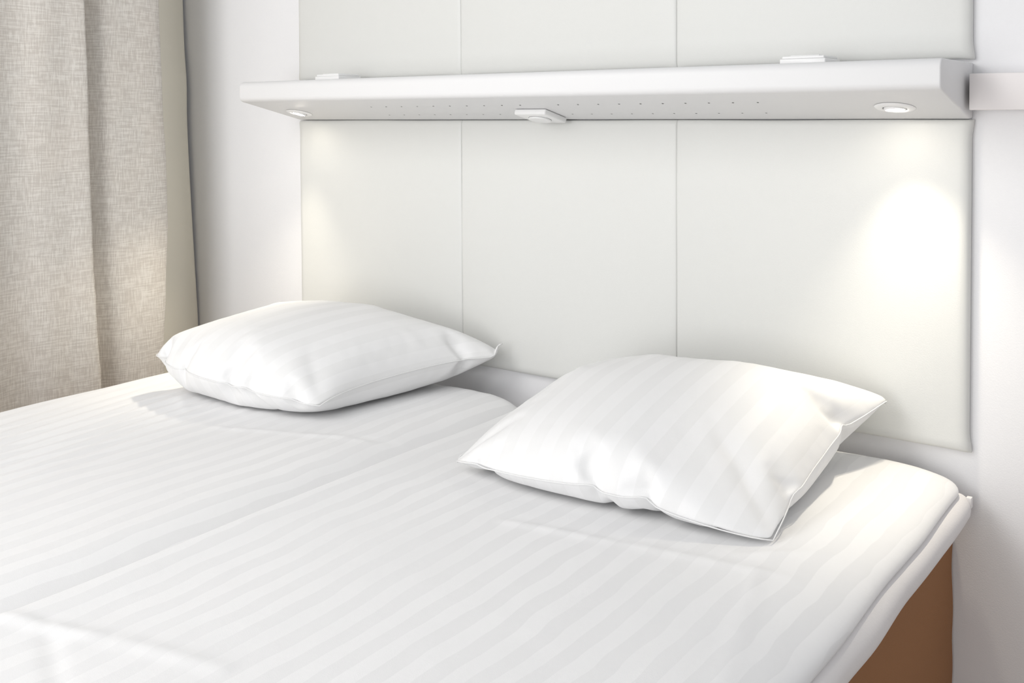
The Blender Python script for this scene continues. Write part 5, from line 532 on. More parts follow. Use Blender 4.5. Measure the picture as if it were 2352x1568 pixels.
        x=[0,3,22,22,21,21,20,19,17,17,15,16,15,16,13,14,11,13,13,12,12,10,14,15,35,-33,-21,-11,-9,-10,-12,-11,-13,-13,-12,-13,-10,-13,-9,-3,0,-124,-22,-12,19,24,16,20,24,16,17,20,13,13,21,12,15,11,22,5,12,13,1,10,23,39,0,-20,-31,-6,-15,-11,-11,-6,-18,-10,-6,-9,-4,-1,1,10,-126,-34,-23,-2,16,18,18,20,25,12,21,13,15,17,16,14,14,26,1,8,9,10,-1,45,16,24,-21,-36,-13,-11,-9,-8,-9,-7,-4,-5,-1,0,3,10,9,-139,-28,-38,-9,7,17,16,19,17,21,14,18,14,18,13,22,9,27,0,7,8,7,15,44,28,0,-35,-19,-9,-8,-6,-6,-4,-3,-2,0,1,4,11,8,9,-157,-67,11,-22,-3,16,18,17,17,17,17,16,20,10,21,9,14,26,1,7,8,12,20,36,37,-24,-27,-13,-6,-4,-2,-4,2,0,3,3,3,9,11,1,-3,-232,13,-9,-8,-10,19,14,20,14,17,15,16,20,12,9,22,7,23,3,14,5,14,26,40,16,-32,-17,-7,-1,3,-1,2,3,5,2,5,8,12,4,8,-3,-274,28,3,-6,-10,8,16,17,14,15,18,13,18,8,20,13,14,8,16,8,19,7,28,39,-24,-13,-2,0,2,3,4,5,6,3,6,7,11,9,10,-2,7,-300,9,18,-4,3,8,11,15,15,14,16,16,11,14,15,14,20,3,14,15,20,0,30,30,-26,-9,7,1,6,6,6,7,6,6,7,9,12,11,2,7,6,-314,6,5,8,9,8,9,11,15,14,14,17,11,14,13,14,13,12,13,22,4,9,35,-9,-7,9,3,8,8,7,8,7,9,6,10,10,12,6,9,8,6,-327,4,6,9,9,8,9,10,13,13,13,15,13,14,13,13,13,13,14,22,2,6,28,-7,2,9,9,8,10,8,9,8,9,8,11,11,11,9,9,7,8,-340,4,6,9,9,8,9,9,12,13,14,12,14,15,11,14,13,13,14,21,-1,6,12,8,12,8,11,8,11,9,9,10,10,10,11,12,10,11,9,8,7,-351,4,6,6,12,7,8,11,11,12,13,14,13,14,12,14,12,14,13,20,1,8,11,11,10,11,10,13,8,10,9,11,11,11,12,12,11,11,10,8,8,-363,4,4,7,8,8,12,10,11,12,13,14,13,13,13,13,13,13,12,18,5,11,11,12,10,11,12,10,11,10,11,11,12,12,12,12,12,12,10,9,8,-377,6,4,6,8,9,11,11,11,12,13,13,14,13,13,13,13,13,12,12,12,12,12,11,13,10,12,11,11,11,11,12,12,13,13,13,12,12,11,9,8,-426,37,10,7,8,9,9,13,11,12,13,14,13,14,13,13,13,13,13,12,13,12,12,12,12,12,11,12,12,11,12,12,13,13,14,13,13,12,12,9,9,-453,40,2,24,9,7,13,10,14,12,14,13,14,13,14,13,14,13,13,13,13,12,13,12,12,12,12,12,12,13,12,13,13,14,14,14,13,13,12,10,9,-476,21,20,31,8,12,12,13,13,13,14,13,14,14,13,14,13,14,13,14,13,13,12,13,13,12,12,13,12,13,13,13,14,14,15,14,14,13,12,11,10,-490,17,18,19,18,17,15,15,14,13,14,13,14,14,14,14,13,14,14,13,14,13,13,13,13,13,12,13,13,13,14,14,14,15,15,15,14,13,13,11,11,-504,19,18,19,18,17,15,15,14,14,14,14,14,14,14,14,14,14,14,13,14,14,13,13,14,13,13,13,13,14,14,14,15,15,16,16,14,14,13,12,12,-515,18,18,18,19,17,15,15,14,14,14,14,14,15,14,14,15,14,14,14,13,14,14,14,13,14,13,14,14,14,14,15,15,16,16,16,15,14,13,13,13,-527,18,19,18,18,17,15,16,14,14,14,15,14,15,14,15,14,14,15,14,14,14,14,14,14,14,14,14,14,14,15,15,16,16,17,16,15,13,12,12,14,-532,18,18,19,17,17,16,14,15,15,14,15,14,15,14,15,14,15,15,14,14,15,14,15,14,14,15,14,15,14,15,16,16,17,17,15,-1,12,13,15,-8,-504,18,19,18,17,17,15,16,15,14,15,15,14,15,15,14,15,15,15,14,15,15,14,15,15,14,15,15,15,15,15,17,16,13,20,-5,17,16,16,9,-8,-508,18,19,18,17,16,16,14,14,16,16,14,16,14,15,15,15,15,15,15,15,15,15,15,15,15,15,15,15,16,15,16,17,13,9,4,15,19,8,18,-5,-516,18,19,17,18,16,16,13,14,17,15,16,15,15,14,15,16,15,15,15,15,16,15,15,16,15,16,15,16,16,15,14,14,16,3,10,20,7,13,18,2,-524,18,19,18,15,14,8,19,19,18,16,15,15,15,15,15,15,16,15,15,16,16,15,16,16,16,16,16,15,17,16,14,14,8,13,9,11,13,12,13,15,-534,18,15,17,6,19,16,18,21,17,15,15,16,15,15,15,16,16,15,16,16,16,16,16,16,16,17,16,17,16,15,15,10,13,11,11,12,13,13,15,15,-544,-16,17,39,17,17,17,19,19,18,16,15,15,15,16,15,16,15,16,16,16,16,17,16,17,17,16,17,17,16,16,13,13,12,12,13,12,13,14,16,16,-566,-29,25,26,25,26,28,21,19,14,18,15,15,16,15,16,16,16,16,16,17,16,17,17,17,17,17,17,17,17,16,14,13,13,12,13,13,13,15,16,17,-625,23,20,24,26,30,25,24,16,17,16,15,16,16,15,16,16,16,17,16,17,17,17,17,17,18,17,18,17,17,15,15,14,14,13,13,14,14,15,17,17,-638,24,22,26,26,26,26,20,20,17,16,16,16,15,16,16,16,18,15,17,18,16,18,17,18,18,17,18,18,17,16,16,14,14,14,14,14,14,16,18,17,-645,22,24,26,25,26,24,20,19,17,16,17,14,16,16,16,17,17,17,18,16,18,17,19,17,18,19,18,17,18,16,16,15,15,15,14,15,15,16,15,22,-653,23,16,15,33,34,22,21,18,17,17,15,16,14,17,17,16,18,17,16,19,18,18,18,18,18,20,18,18,18,17,17,15,16,15,15,15,15,16,17,17,-663,-11,39,33,33,25,27,22,18,18,15,16,15,16,16,17,19,15,18,18,17,18,19,18,19,19,19,19,19,18,18,17,16,16,16,15,16,16,16,17,18,-713,36,32,35,31,27,25,19,21,16,16,15,14,17,17,17,18,16,18,18,19,18,18,19,19,20,19,20,19,19,18,18,17,17,16,16,16,16,17,17,19,-718,36,31,33,31,28,22,20,19,15,15,12,18,18,14,21,16,19,16,19,18,18,19,20,19,18,22,20,20,20,18,18,19,17,17,17,16,16,18,18,19,-723,34,33,32,29,26,22,21,16,14,9,20,18,15,19,17,18,15,21,16,20,18,19,20,20,20,21,20,21,21,20,19,18,18,18,17,17,17,17,20,18,-725,33,32,31,27,26,22,18,14,6,20,18,16,18,17,18,15,21,15,19,20,17,20,20,20,21,21,22,21,22,21,21,19,19,18,18,17,18,17,19,20,-728,33,32,29,27,25,18,14,7,14,23,13,20,15,19,15,19,17,16,20,17,19,21,18,22,21,25,17,24,23,24,22,21,19,18,19,18,18,18,19,20,-729,32,31,27,28,19,15,10,7,23,14,22,14,19,13,17,21,11,21,16,17,23,14,24,22,20,25,21,21,26,24,25,25,20,19,19,19,19,18,19,20,-730,32,20,16,43,14,13,2,24,15,20,14,17,15,15,18,12,18,15,21,19,15,21,22,16,28,26,20,21,27,27,24,11,40,24,19,20,19,19,19,20,-730,4,21,45,26,16,-1,23,17,19,14,15,16,10,19,11,15,15,16,21,17,16,23,20,19,29,23,16,30,23,30,14,11,48,36,22,22,21,20,20,19,-736,-7,41,34,22,-1,22,18,21,10,13,13,11,14,11,10,19,12,19,12,24,20,19,17,27,24,25,21,29,21,26,-7,40,28,55,34,25,24,22,20,19,-781,43,35,29,1,21,18,16,11,11,9,11,10,10,10,10,20,14,10,21,21,20,17,25,24,23,25,25,26,24,22,-11,33,56,48,38,31,26,25,24,22,-774,38,32,4,21,18,12,7,9,7,6,7,8,11,7,16,15,13,16,18,16,25,21,20,25,25,24,28,25,25,22,-12,52,53,46,38,36,30,22,6,21,-731,31,11,18,11,8,4,4,5,2,9,2,9,12,10,11,15,16,15,20,17,23,23,21,22,26,25,26,31,21,34,-8,33,66,51,36,45,37,8,-28,21,-654,10,8,3,2,0,1,2,4,5,6,8,9,10,11,13,14,16,17,18,20,20,24,20,23,25,26,28,28,30,31,-1,55,49,46,43,43,45,-22,-11,46,-3277,-20,16,20,29,13,19,25,13,12,23,9,15,13,17,9,12,15,13,12,13,11,13,28,49,-30,-44,-19,-7,-16,-4,-19,5,-22,-11,6,-32,-2,27,-146,-35,-18,15,14,26,13,17,17,18,23,7,13,13,13,13,12,13,13,12,13,14,21,12,45,20,-31,-42,-22,-13,-10,-8,-2,9,-22,-11,-5,23,11,-140,-40,-33,2,13,10,19,14,15,14,24,7,13,12,12,13,12,13,12,13,13,11,14,16,31,38,-7,-20,-42,-20,-4,3,-9,-2,13,-14,6,22,15,-163,-24,-41,-9,5,11,11,13,15,14,9,19,10,12,13,9,15,11,11,12,11,11,9,14,21,40,-18,-1,0,-41,1,2,2,3,4,6,12,16,16,-160,-35,-36,-13,-3,6,10,10,14,10,16,8,12,13,11,9,12,15,7,10,11,10,14,3,31,-4,14,26,-26,-15,17,-4,5,6,8,11,15,16,16,-216,-48,18,-14,-7,4,8,11,12,9,12,10,12,10,12,10,10,10,9,10,11,9,8,16,0,9,33,-7,-4,3,21,-1,7,10,10,15,16,16,17,-293,1,25,-4,-6,-7,10,9,11,11,10,11,9,10,11,11,10,10,10,9,11,14,5,7,9,15,0,8,9,10,19,3,11,12,13,15,17,17,18,-305,-7,7,23,-14,-3,7,11,12,8,10,11,11,9,11,10,10,10,10,9,9,11,10,10,9,9,9,10,10,10,11,12,13,14,15,16,17,18,18,-317,-7,-2,5,14,-8,8,10,11,11,10,10,11,11,11,12,9,10,11,10,12,8,10,10,10,10,10,10,10,11,11,13,13,14,16,17,18,19,19,-329,-7,-5,0,4,7,9,11,10,12,11,11,10,11,11,11,11,11,11,11,10,11,10,11,10,10,11,10,10,11,12,13,14,15,16,19,18,20,19,-340,-8,-6,-1,5,9,8,11,11,11,11,11,11,11,12,11,11,12,11,11,11,11,11,10,12,10,10,12,10,11,12,13,14,17,17,19,19,20,20,-351,-8,-8,-2,6,8,10,11,11,12,11,11,12,11,12,11,12,11,11,12,12,11,11,11,11,12,11,11,11,12,11,14,14,17,18,20,20,21,20,-364,-7,-12,0,7,11,9,11,11,12,11,12,11,12,12,12,11,12,12,11,12,12,11,12,12,11,12,12,11,12,12,13,16,17,19,20,22,21,21,-393,6,-22,11,10,9,12,11,11,11,12,12,11,12,12,12,12,12,12,12,12,12,12,12,12,12,12,12,13,12,12,13,15,19,20,21,22,22,21,-434,4,10,10,11,10,11,11,11,12,12,12,12,11,13,12,12,12,12,13,12,13,12,12,13,12,13,12,13,13,12,14,16,17,21,22,23,22,22,-446,5,10,10,11,10,11,11,12,12,11,13,12,12,12,13,12,13,12,13,13,12,13,13,12,13,13,14,12,14,13,13,16,18,22,23,20,26,23,-461,9,10,10,10,11,10,12,12,11,13,12,12,13,12,13,12,13,13,13,13,13,13,13,13,13,14,13,14,13,14,14,14,19,20,21,27,15,36,-473,10,9,11,10,11,11,11,12,11,13,12,13,12,13,13,12,14,13,13,13,14,13,14,13,14,14,14,13,14,14,15,14,18,17,26,26,11,39,-479,9,11,10,10,10,12,11,12,12,12,13,12,13,13,13,13,13,14,13,14,13,14,14,14,14,14,15,14,14,15,15,15,18,17,21,19,20,29,-474,10,10,10,10,10,12,11,12,12,13,12,13,13,13,13,14,13,14,14,13,15,14,14,14,15,14,15,15,14,16,15,15,18,16,12,23,29,23,-477,9,10,10,10,11,11,12,12,12,12,13,13,13,13,14,13,14,14,14,14,15,14,15,14,15,15,15,15,16,15,15,16,14,16,17,20,23,23,-475,9,10,10,9,11,11,12,12,13,12,13,13,13,14,13,14,14,14,15,14,15,14,15,15,16,15,16,15,16,16,16,16,15,15,18,19,22,22,-480,9,10,10,10,9,12,12,12,13,12,13,13,14,13,14,14,14,15,14,15,15,15,15,16,15,16,16,16,16,17,16,16,16,16,17,19,20,21,-484,10,9,10,9,10,12,12,12,13,12,14,13,13,14,14,14,14,15,15,15,16,15,15,16,16,16,17,16,17,16,17,17,16,17,18,19,20,21,-493,10,9,10,9,10,12,12,12,13,13,13,13,14,13,15,14,15,15,15,15,16,16,16,16,16,16,17,17,17,17,17,17,17,18,18,19,20,22,-503,4,15,10,10,11,12,11,13,12,13,13,14,14,13,15,14,15,16,15,16,15,16,17,16,17,17,17,17,17,18,18,17,18,17,19,19,21,23,-524,14,5,17,14,11,12,12,12,13,13,13,14,14,14,14,15,15,16,15,16,16,16,17,17,17,17,18,17,18,18,18,18,18,19,18,20,21,23,-537,10,14,14,16,12,12,12,12,12,14,13,14,14,14,15,15,15,16,15,17,16,16,17,18,17,18,18,18,18,18,19,19,18,18,19,21,21,24,-548,12,13,16,15,11,12,12,13,12,13,14,14,14,14,15,16,15,16,16,16,17,17,17,17,18,18,18,19,19,18,19,20,18,19,20,21,21,25,-563,15,16,17,14,12,11,13,12,12,14,13,14,14,15,15,15,16,16,17,16,17,17,18,17,18,19,18,19,19,20,19,20,19,19,20,21,22,25,-579,24,16,17,13,12,11,12,12,14,13,12,15,15,15,15,15,16,17,16,17,17,18,17,18,19,19,18,20,19,20,20,20,19,20,20,22,22,26,-614,28,33,20,16,12,10,11,13,13,13,14,14,15,15,16,16,15,18,16,17,17,18,18,18,19,19,20,19,20,20,20,21,20,20,21,21,24,23,-618,28,26,22,18,13,9,13,12,12,14,14,15,15,15,16,16,16,17,17,17,18,18,18,19,19,19,20,20,20,21,20,21,21,21,21,21,24,23,-621,18,14,27,28,15,6,17,12,11,14,16,14,15,15,16,17,16,17,17,17,18,18,19,19,19,20,20,21,20,21,21,21,21,22,21,22,22,27,-666,50,5,42,8,7,21,23,17,10,15,15,15,15,16,16,16,17,16,18,18,18,18,19,20,19,20,21,20,21,22,21,21,22,22,22,22,23,25,-668,26,20,19,20,26,16,16,21,15,16,15,15,14,17,16,16,17,17,17,18,19,18,19,20,20,20,21,21,21,22,22,22,22,22,22,23,24,25,-673,25,22,19,19,20,19,18,20,15,16,13,17,14,16,17,16,17,17,18,18,18,20,19,20,20,21,21,21,21,23,22,22,22,24,22,23,24,26,-678,25,21,20,19,17,22,18,18,15,13,16,15,16,16,17,16,17,18,18,18,19,19,20,20,20,21,21,21,23,22,23,22,23,24,23,23,24,25,-678,23,21,18,20,17,19,16,21,16,12,16,16,15,17,16,17,17,18,17,19,19,19,20,21,20,20,21,22,22,23,24,24,23,24,24,24,24,26,-681,21,16,23,18,18,18,16,18,16,15,16,15,16,17,16,17,17,18,18,18,20,19,19,20,18,20,23,20,23,23,23,10,43,25,24,25,24,24,-690,28,19,21,18,17,18,17,18,15,12,17,16,16,16,17,14,17,18,20,16,13,19,21,19,20,22,22,21,22,21,17,7,53,32,28,26,24,25,-702,18,38,21,17,15,16,15,17,16,15,15,14,16,14,14,16,17,15,16,15,17,18,12,27,22,21,24,22,22,19,3,18,58,38,32,30,26,25,-709,29,33,18,15,12,13,13,12,12,13,14,13,14,14,15,12,15,16,15,16,11,27,22,19,22,18,30,26,23,12,-4,34,60,42,36,32,29,28,-719,42,26,11,9,8,8,10,9,10,11,12,12,12,14,11,14,15,11,21,19,19,21,17,16,32,25,19,36,29,2,-3,51,58,46,40,30,35,22,-699,20,-1,21,5,3,8,5,12,2,9,15,7,12,12,14,13,18,15,19,18,21,22,19,27,25,21,31,32,30,-23,45,48,56,48,40,43,26,6],
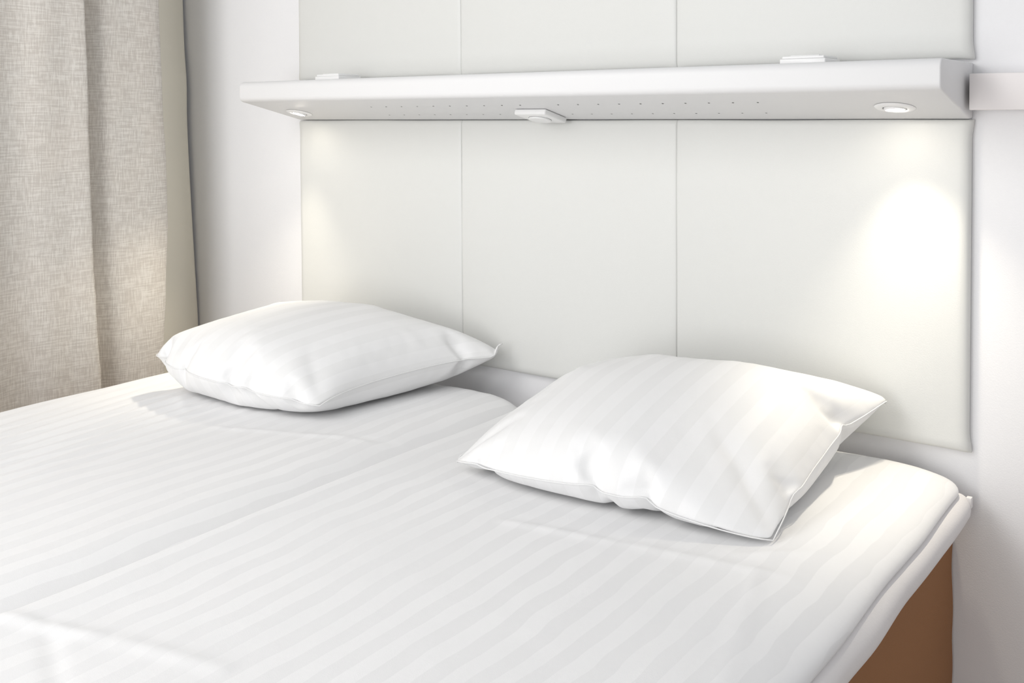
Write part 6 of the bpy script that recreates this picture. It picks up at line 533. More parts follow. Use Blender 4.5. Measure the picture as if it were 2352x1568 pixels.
        y=[207,64,62,61,62,62,63,62,62,62,64,63,62,64,63,64,64,63,64,64,63,64,63,62,53,24,57,63,63,64,62,63,62,63,62,63,62,63,64,64,61,-2516,50,63,64,63,66,64,63,65,64,63,67,65,63,67,65,66,62,66,66,65,68,64,63,21,69,62,55,66,64,66,64,66,64,64,66,67,65,67,64,46,-2517,23,57,66,66,66,65,67,63,68,64,66,67,66,66,66,66,62,68,68,66,67,68,31,65,64,62,55,66,66,66,67,67,66,69,67,67,68,66,50,32,-2470,-13,35,64,68,67,67,67,67,66,68,66,68,66,68,64,70,63,68,68,68,68,66,38,60,68,57,64,67,67,68,69,67,70,68,68,67,70,56,32,30,-2408,0,1,20,68,68,68,67,68,68,68,67,66,70,66,69,68,64,70,68,69,69,66,55,50,62,61,67,70,69,69,70,68,70,69,69,68,62,42,13,68,-2413,41,10,9,6,68,70,67,69,68,69,69,67,69,71,66,69,67,70,68,71,68,64,45,68,59,66,71,70,69,70,70,70,68,71,71,65,53,21,49,66,-2474,54,28,17,5,63,69,69,70,69,69,70,68,71,67,70,69,70,69,70,67,70,63,48,66,67,70,70,71,72,70,70,70,73,68,69,62,33,43,67,37,-2500,35,41,18,28,63,66,70,70,70,70,69,71,70,70,70,67,72,70,70,68,68,63,61,62,71,70,72,71,70,72,70,72,70,70,67,55,37,65,47,29,-2511,27,27,32,46,59,64,68,70,70,71,70,70,71,71,70,71,70,71,66,70,70,55,71,69,71,74,70,71,72,71,72,69,74,67,66,48,62,49,41,25,-2517,25,29,40,46,55,62,66,70,70,71,70,71,71,71,71,71,71,72,67,68,70,64,70,72,73,71,73,70,72,71,71,72,70,70,63,60,50,50,29,32,-2521,24,29,53,40,49,62,64,68,70,71,72,71,71,72,71,71,72,72,68,68,69,73,71,70,73,71,74,70,72,72,72,71,71,66,66,54,55,44,34,27,-2517,19,33,38,57,52,49,65,68,69,71,71,73,72,71,72,72,71,72,69,69,72,74,71,73,72,72,69,76,72,72,71,71,69,66,63,58,53,44,27,32,-2509,19,19,39,48,54,58,65,68,69,70,72,73,71,72,72,72,72,72,71,71,72,74,71,75,73,70,74,72,72,73,72,70,68,69,60,58,51,42,32,26,-2484,-6,21,35,49,55,64,60,66,69,71,72,71,72,72,73,72,72,72,72,73,72,74,73,72,75,72,73,73,73,73,71,70,70,64,64,55,49,43,32,24,-2421,-35,6,15,54,57,52,67,64,70,70,71,72,73,72,73,72,72,73,72,75,73,73,73,74,74,72,73,74,75,71,71,71,68,62,64,55,48,42,26,31,-2455,43,13,-12,23,54,64,60,68,70,70,72,72,73,72,72,74,73,73,73,74,74,73,74,73,74,74,73,73,73,71,74,69,69,66,58,55,48,41,30,26,-2484,28,27,46,25,19,62,69,66,71,70,73,71,73,73,72,73,73,73,75,74,73,74,74,74,73,76,73,74,72,74,71,70,67,62,60,55,47,39,29,28,-2497,20,23,34,35,63,56,59,68,70,71,71,73,72,73,73,73,73,73,75,74,74,75,73,74,75,73,75,73,73,74,72,69,67,63,59,52,42,41,27,32,-2508,25,26,34,46,51,60,63,67,68,72,71,73,73,73,72,74,74,73,75,73,75,73,75,74,74,76,72,74,74,72,73,70,67,64,58,48,41,38,31,31,-2511,27,28,36,47,53,60,62,67,68,70,72,72,72,74,73,73,74,73,74,75,74,75,74,75,74,74,74,74,73,74,72,70,68,59,56,47,41,34,31,33,-2508,27,32,38,49,55,58,61,66,68,70,71,72,73,73,73,74,73,74,74,74,75,74,75,74,75,74,74,75,73,74,71,70,66,59,54,45,30,30,29,33,-2491,31,33,41,48,53,59,63,65,68,69,71,72,73,73,73,74,74,74,74,74,74,75,74,75,74,74,75,74,73,74,71,71,64,60,44,16,28,30,30,72,-2488,36,26,42,49,54,61,60,65,66,69,72,72,73,73,74,73,74,73,74,74,75,75,74,74,75,74,74,74,74,75,74,63,55,63,8,39,41,43,52,75,-2515,27,37,41,51,57,54,66,65,65,64,72,73,72,74,73,74,72,75,75,73,74,75,75,74,74,74,75,73,74,75,65,64,71,20,66,44,35,56,41,72,-2534,34,30,43,50,55,56,59,63,67,70,72,73,73,73,73,74,73,74,74,73,75,74,75,74,74,74,75,74,74,74,71,71,38,67,58,36,56,51,41,60,-2545,30,32,45,56,60,65,53,47,66,70,73,73,72,74,73,73,73,75,73,73,75,74,75,74,74,75,73,74,75,74,71,72,62,45,65,54,50,52,51,27,-2540,23,49,46,67,54,37,48,57,69,71,72,74,72,74,72,73,74,73,74,74,74,73,75,74,74,74,74,75,74,72,74,64,71,61,59,53,52,50,37,34,-2532,60,47,23,40,42,42,56,63,68,72,72,73,72,74,72,73,73,74,73,73,74,74,73,75,73,75,73,74,74,74,68,73,64,66,57,60,54,43,33,36,-2499,68,39,37,34,32,19,50,64,71,71,72,71,74,72,73,72,73,74,73,73,74,73,73,74,73,74,74,74,74,74,72,69,68,63,66,55,54,42,38,32,-2481,31,28,34,35,51,41,38,68,70,71,71,72,73,71,72,73,73,73,73,72,73,74,73,73,74,74,74,74,73,72,71,73,70,64,64,56,54,45,35,30,-2508,34,32,45,30,41,46,66,65,69,71,70,71,74,71,72,72,73,73,72,73,72,74,72,73,74,73,73,74,73,73,74,69,70,66,63,56,58,44,27,33,-2515,48,18,38,41,41,57,64,68,69,70,70,71,72,72,72,72,72,72,72,73,71,73,73,73,73,74,73,72,74,72,72,71,70,67,66,60,53,46,39,6,-2501,36,47,53,30,22,60,64,67,69,69,70,71,71,72,71,71,72,72,72,72,72,72,72,73,72,74,72,73,74,72,73,71,69,65,68,58,55,36,47,29,-2507,72,32,18,10,57,54,62,67,67,70,70,71,72,70,71,71,71,71,72,71,72,72,70,74,72,72,73,72,73,74,71,70,71,71,61,61,53,47,32,35,-2473,14,25,22,45,53,55,65,65,69,69,71,71,69,70,70,70,71,71,71,72,71,71,72,72,72,71,72,72,73,72,72,73,68,67,67,60,55,45,38,33,-2487,16,33,29,45,51,61,62,66,70,69,72,68,69,70,69,70,70,71,70,71,71,70,72,71,71,72,72,71,72,71,71,72,71,67,66,61,56,45,33,36,-2490,22,29,37,45,56,60,63,68,69,71,65,69,70,69,69,70,70,69,70,71,70,70,71,71,70,71,71,71,71,72,71,70,71,67,67,60,58,46,33,40,-2498,26,31,39,51,55,59,65,70,71,66,66,70,67,69,68,70,69,69,70,71,69,70,70,70,70,70,70,70,70,71,72,70,69,69,66,61,58,47,44,29,-2497,27,32,41,52,57,65,67,70,69,61,71,65,69,67,69,69,68,70,69,70,69,69,69,70,69,68,70,69,70,70,69,72,69,67,66,62,59,48,38,39,-2497,29,34,44,49,64,67,69,70,59,68,65,68,67,69,68,68,69,68,69,69,68,70,68,68,68,67,69,70,68,68,69,69,69,68,66,61,60,50,43,35,-2488,28,52,56,28,67,67,69,59,66,64,67,66,69,68,67,69,68,68,68,68,69,67,67,69,66,67,69,68,67,67,69,70,60,68,65,64,59,54,44,37,-2480,62,51,7,57,66,67,59,65,63,66,67,67,68,65,70,67,68,67,67,67,69,66,67,68,64,67,69,65,67,65,71,70,51,64,64,66,62,56,43,45,-2453,69,-7,47,59,67,59,63,60,69,66,66,67,67,68,67,67,67,66,68,65,66,67,67,63,66,66,66,65,67,67,68,59,65,46,63,65,64,61,51,47,-2415,-6,42,52,66,58,61,63,66,65,67,66,66,67,67,67,64,67,67,64,65,65,67,64,65,65,64,64,65,66,67,66,62,41,51,61,63,64,62,60,51,-2442,37,47,65,56,59,66,65,64,67,65,66,65,66,66,65,65,65,65,65,65,62,65,65,63,64,63,63,64,65,66,62,44,42,52,59,60,62,63,52,30,-2380,46,62,57,61,63,64,65,64,64,66,64,64,65,65,64,64,64,64,63,64,63,63,63,63,62,63,62,61,64,60,63,61,14,47,59,52,59,54,17,28,-2262,60,59,62,62,62,63,62,62,63,62,63,63,62,62,63,62,61,63,61,61,62,60,64,60,60,61,59,60,59,59,63,11,40,50,53,52,54,22,36,52,-2464,64,66,63,62,66,64,64,65,65,64,66,64,66,66,65,66,65,66,65,65,65,65,61,48,59,43,64,66,63,66,63,66,62,65,65,56,66,60,-2418,46,62,67,67,65,66,66,66,66,65,67,66,67,67,67,66,67,67,66,66,68,65,66,50,65,61,45,65,66,66,66,67,64,64,65,67,49,24,-2387,28,50,67,69,70,66,67,67,67,67,68,67,68,68,68,67,68,68,67,67,69,68,66,61,56,69,66,45,67,68,67,67,67,64,66,64,10,31,-2321,-5,16,63,69,69,69,70,67,69,69,68,68,69,68,70,68,69,68,69,68,69,69,67,67,56,66,70,70,50,68,68,69,67,67,65,57,32,32,-2345,18,-26,56,66,70,70,69,70,69,71,69,70,69,69,69,70,70,69,70,69,71,69,69,63,70,67,64,65,68,61,69,69,67,66,62,53,41,34,-2412,14,19,54,63,71,69,70,72,70,70,70,71,70,71,70,72,69,70,70,71,70,70,70,70,69,61,71,70,70,60,70,67,67,65,59,53,39,33,-2464,41,67,33,62,53,72,70,72,71,71,71,70,72,72,70,71,71,71,71,70,72,71,70,71,70,70,71,70,69,63,70,65,65,62,57,51,40,30,-2474,28,64,65,40,61,70,72,72,71,71,73,71,72,71,72,71,72,72,71,71,71,73,71,71,72,71,72,70,70,69,67,65,63,60,57,50,39,26,-2480,27,53,60,65,52,71,71,73,72,72,73,71,72,72,73,70,73,73,71,73,71,73,72,72,71,72,73,71,70,70,68,66,63,61,56,48,35,19,-2476,25,47,54,60,65,72,73,71,75,72,72,72,73,72,73,72,72,74,72,72,73,72,73,72,72,72,73,72,71,71,68,67,63,60,54,47,34,23,-2480,24,39,52,63,70,70,73,73,72,73,73,73,72,73,73,73,73,73,72,72,74,74,71,74,72,72,74,73,72,71,69,67,63,59,53,46,32,16,-2470,24,31,50,65,68,72,75,72,73,73,73,74,73,73,73,72,74,73,72,75,72,74,73,73,73,73,72,74,72,72,71,69,61,59,52,44,31,19,-2452,20,44,12,66,74,70,73,74,73,74,73,73,74,74,72,73,74,73,74,73,74,73,73,74,73,74,73,73,73,72,73,65,65,56,53,42,31,15,-2402,-1,-17,58,53,71,73,74,73,74,73,74,74,73,73,75,72,74,74,73,74,73,75,73,73,74,73,73,74,73,74,73,68,63,54,52,41,30,13,-2449,-1,30,52,66,65,72,75,73,74,73,74,74,73,73,76,72,75,73,74,74,74,73,74,74,74,73,74,73,74,74,74,67,66,51,49,42,28,11,-2458,6,35,53,60,68,76,71,74,75,73,75,73,74,74,74,74,75,74,73,74,73,74,74,74,75,73,75,73,73,74,74,71,65,41,48,29,47,14,-2481,23,38,53,60,69,72,74,74,76,73,74,75,73,74,74,74,74,74,74,75,73,75,74,73,75,74,74,74,73,74,75,73,46,35,43,52,15,47,-2484,27,38,53,61,68,73,74,74,73,75,74,75,74,73,74,74,75,74,75,74,74,74,74,74,73,75,74,73,76,72,75,75,57,45,29,25,2,53,-2463,26,42,54,59,70,72,74,76,72,75,74,74,75,73,75,74,74,74,74,75,74,74,75,74,74,74,74,74,75,75,72,75,55,52,-4,12,17,41,-2428,31,41,52,61,67,76,71,75,75,74,74,75,74,74,74,75,74,73,75,74,74,75,74,74,74,74,75,74,74,74,74,75,46,45,51,6,-9,4,-2401,33,42,51,61,67,74,76,74,74,73,75,74,74,75,74,74,74,75,74,74,73,76,74,74,73,75,74,75,74,74,75,73,68,46,38,19,6,6,-2440,34,41,52,56,76,69,77,73,74,75,73,75,74,74,74,75,73,75,75,73,75,74,74,74,75,74,74,74,74,75,74,73,70,51,39,24,12,13,-2462,30,42,51,63,67,74,74,75,73,75,74,74,75,74,73,75,74,75,73,74,75,73,75,74,75,73,75,74,74,74,74,74,70,55,41,30,20,18,-2487,34,45,46,60,70,74,73,75,75,72,76,73,74,74,74,75,73,75,73,75,75,73,74,74,74,74,74,75,73,75,74,73,71,56,43,34,24,20,-2495,38,42,45,55,73,73,74,74,74,74,74,75,74,72,76,73,74,74,73,74,75,74,73,75,73,75,74,74,75,73,75,71,72,58,44,37,26,21,-2488,50,29,41,46,74,74,74,73,74,74,74,74,74,73,75,72,75,74,73,75,74,73,74,75,73,74,74,74,74,73,74,72,69,61,47,39,28,15,-2459,35,47,31,28,74,73,74,74,74,74,73,74,74,73,74,74,73,74,74,73,74,73,74,74,74,74,74,73,74,74,73,73,66,62,50,41,29,20,-2444,40,14,16,54,69,75,74,73,73,75,72,74,73,73,73,75,72,74,74,73,74,73,74,74,72,75,74,74,73,74,73,74,65,62,51,43,30,20,-2425,10,6,35,56,72,72,73,74,73,73,73,72,74,72,75,72,74,73,75,71,74,74,73,73,73,74,73,74,73,74,73,74,66,61,54,39,36,15,-2452,16,22,46,57,70,74,72,74,73,72,73,73,73,72,73,73,75,72,73,72,74,73,72,74,73,73,74,73,73,72,74,73,64,66,55,46,31,16,-2489,34,40,50,59,67,74,72,73,71,74,72,73,71,75,71,73,72,73,74,73,71,74,72,74,72,74,71,74,73,73,72,72,67,64,56,40,40,-1,-2428,32,19,41,54,66,73,73,72,72,73,71,72,72,71,74,73,70,74,71,73,73,72,72,73,73,72,73,71,74,73,72,71,67,65,56,47,34,16,-2435,27,36,39,49,61,72,71,72,71,73,72,70,72,72,72,73,71,71,72,73,72,72,72,71,74,72,72,72,73,72,71,72,66,66,55,50,23,30,-2439,52,51,33,32,59,70,66,72,71,72,71,71,72,70,71,73,71,71,72,72,71,73,71,71,73,72,72,71,73,71,71,70,67,65,58,50,36,14,-2443,50,42,57,61,62,52,62,65,72,70,69,72,71,71,71,71,71,72,71,70,72,72,70,73,71,71,71,72,72,71,71,69,67,64,58,51,39,23,-2458,32,54,59,63,67,67,67,64,63,70,69,70,71,71,70,71,70,72,71,71,70,71,72,69,72,71,71,70,73,70,72,67,66,65,58,52,40,24,-2451,35,48,59,63,66,67,69,65,66,70,70,67,71,71,70,69,70,72,69,71,71,69,70,71,70,70,72,70,71,70,70,68,66,63,60,55,38,20,-2434,34,49,57,62,70,63,67,68,67,70,69,69,68,70,70,68,71,71,68,69,70,70,70,71,69,70,70,70,69,71,69,69,64,62,60,56,41,28,-2439,42,48,62,58,67,67,68,65,67,71,67,70,66,71,68,69,69,69,70,69,69,70,69,69,70,69,69,69,69,69,69,68,63,62,60,57,44,24,-2425,48,57,48,63,64,66,68,66,68,67,67,69,68,69,69,68,68,68,69,69,68,69,69,68,70,68,68,68,69,68,68,67,59,62,62,56,51,34,-2402,34,43,58,62,65,67,66,66,67,68,67,68,67,69,67,68,68,68,67,68,69,68,67,68,68,67,68,67,68,68,68,65,48,62,63,60,53,43,-2369,45,16,56,65,65,65,67,65,67,66,68,66,68,67,67,67,66,68,68,67,67,68,68,64,67,66,66,67,67,67,65,66,36,62,62,61,58,43,-2326,2,44,61,65,66,65,66,66,66,66,66,66,66,66,66,67,67,65,67,67,68,62,65,67,66,66,63,66,65,66,61,63,31,58,60,61,58,59,-2351,41,60,64,65,64,66,65,65,66,64,65,65,66,66,65,66,65,66,63,65,65,64,67,67,60,63,67,60,62,62,63,47,35,55,58,59,59,54,-2303,60,60,61,64,65,63,64,63,66,64,63,65,64,65,64,65,63,64,64,64,63,63,65,61,63,64,60,60,61,50,53,51,37,51,57,56,54,39],
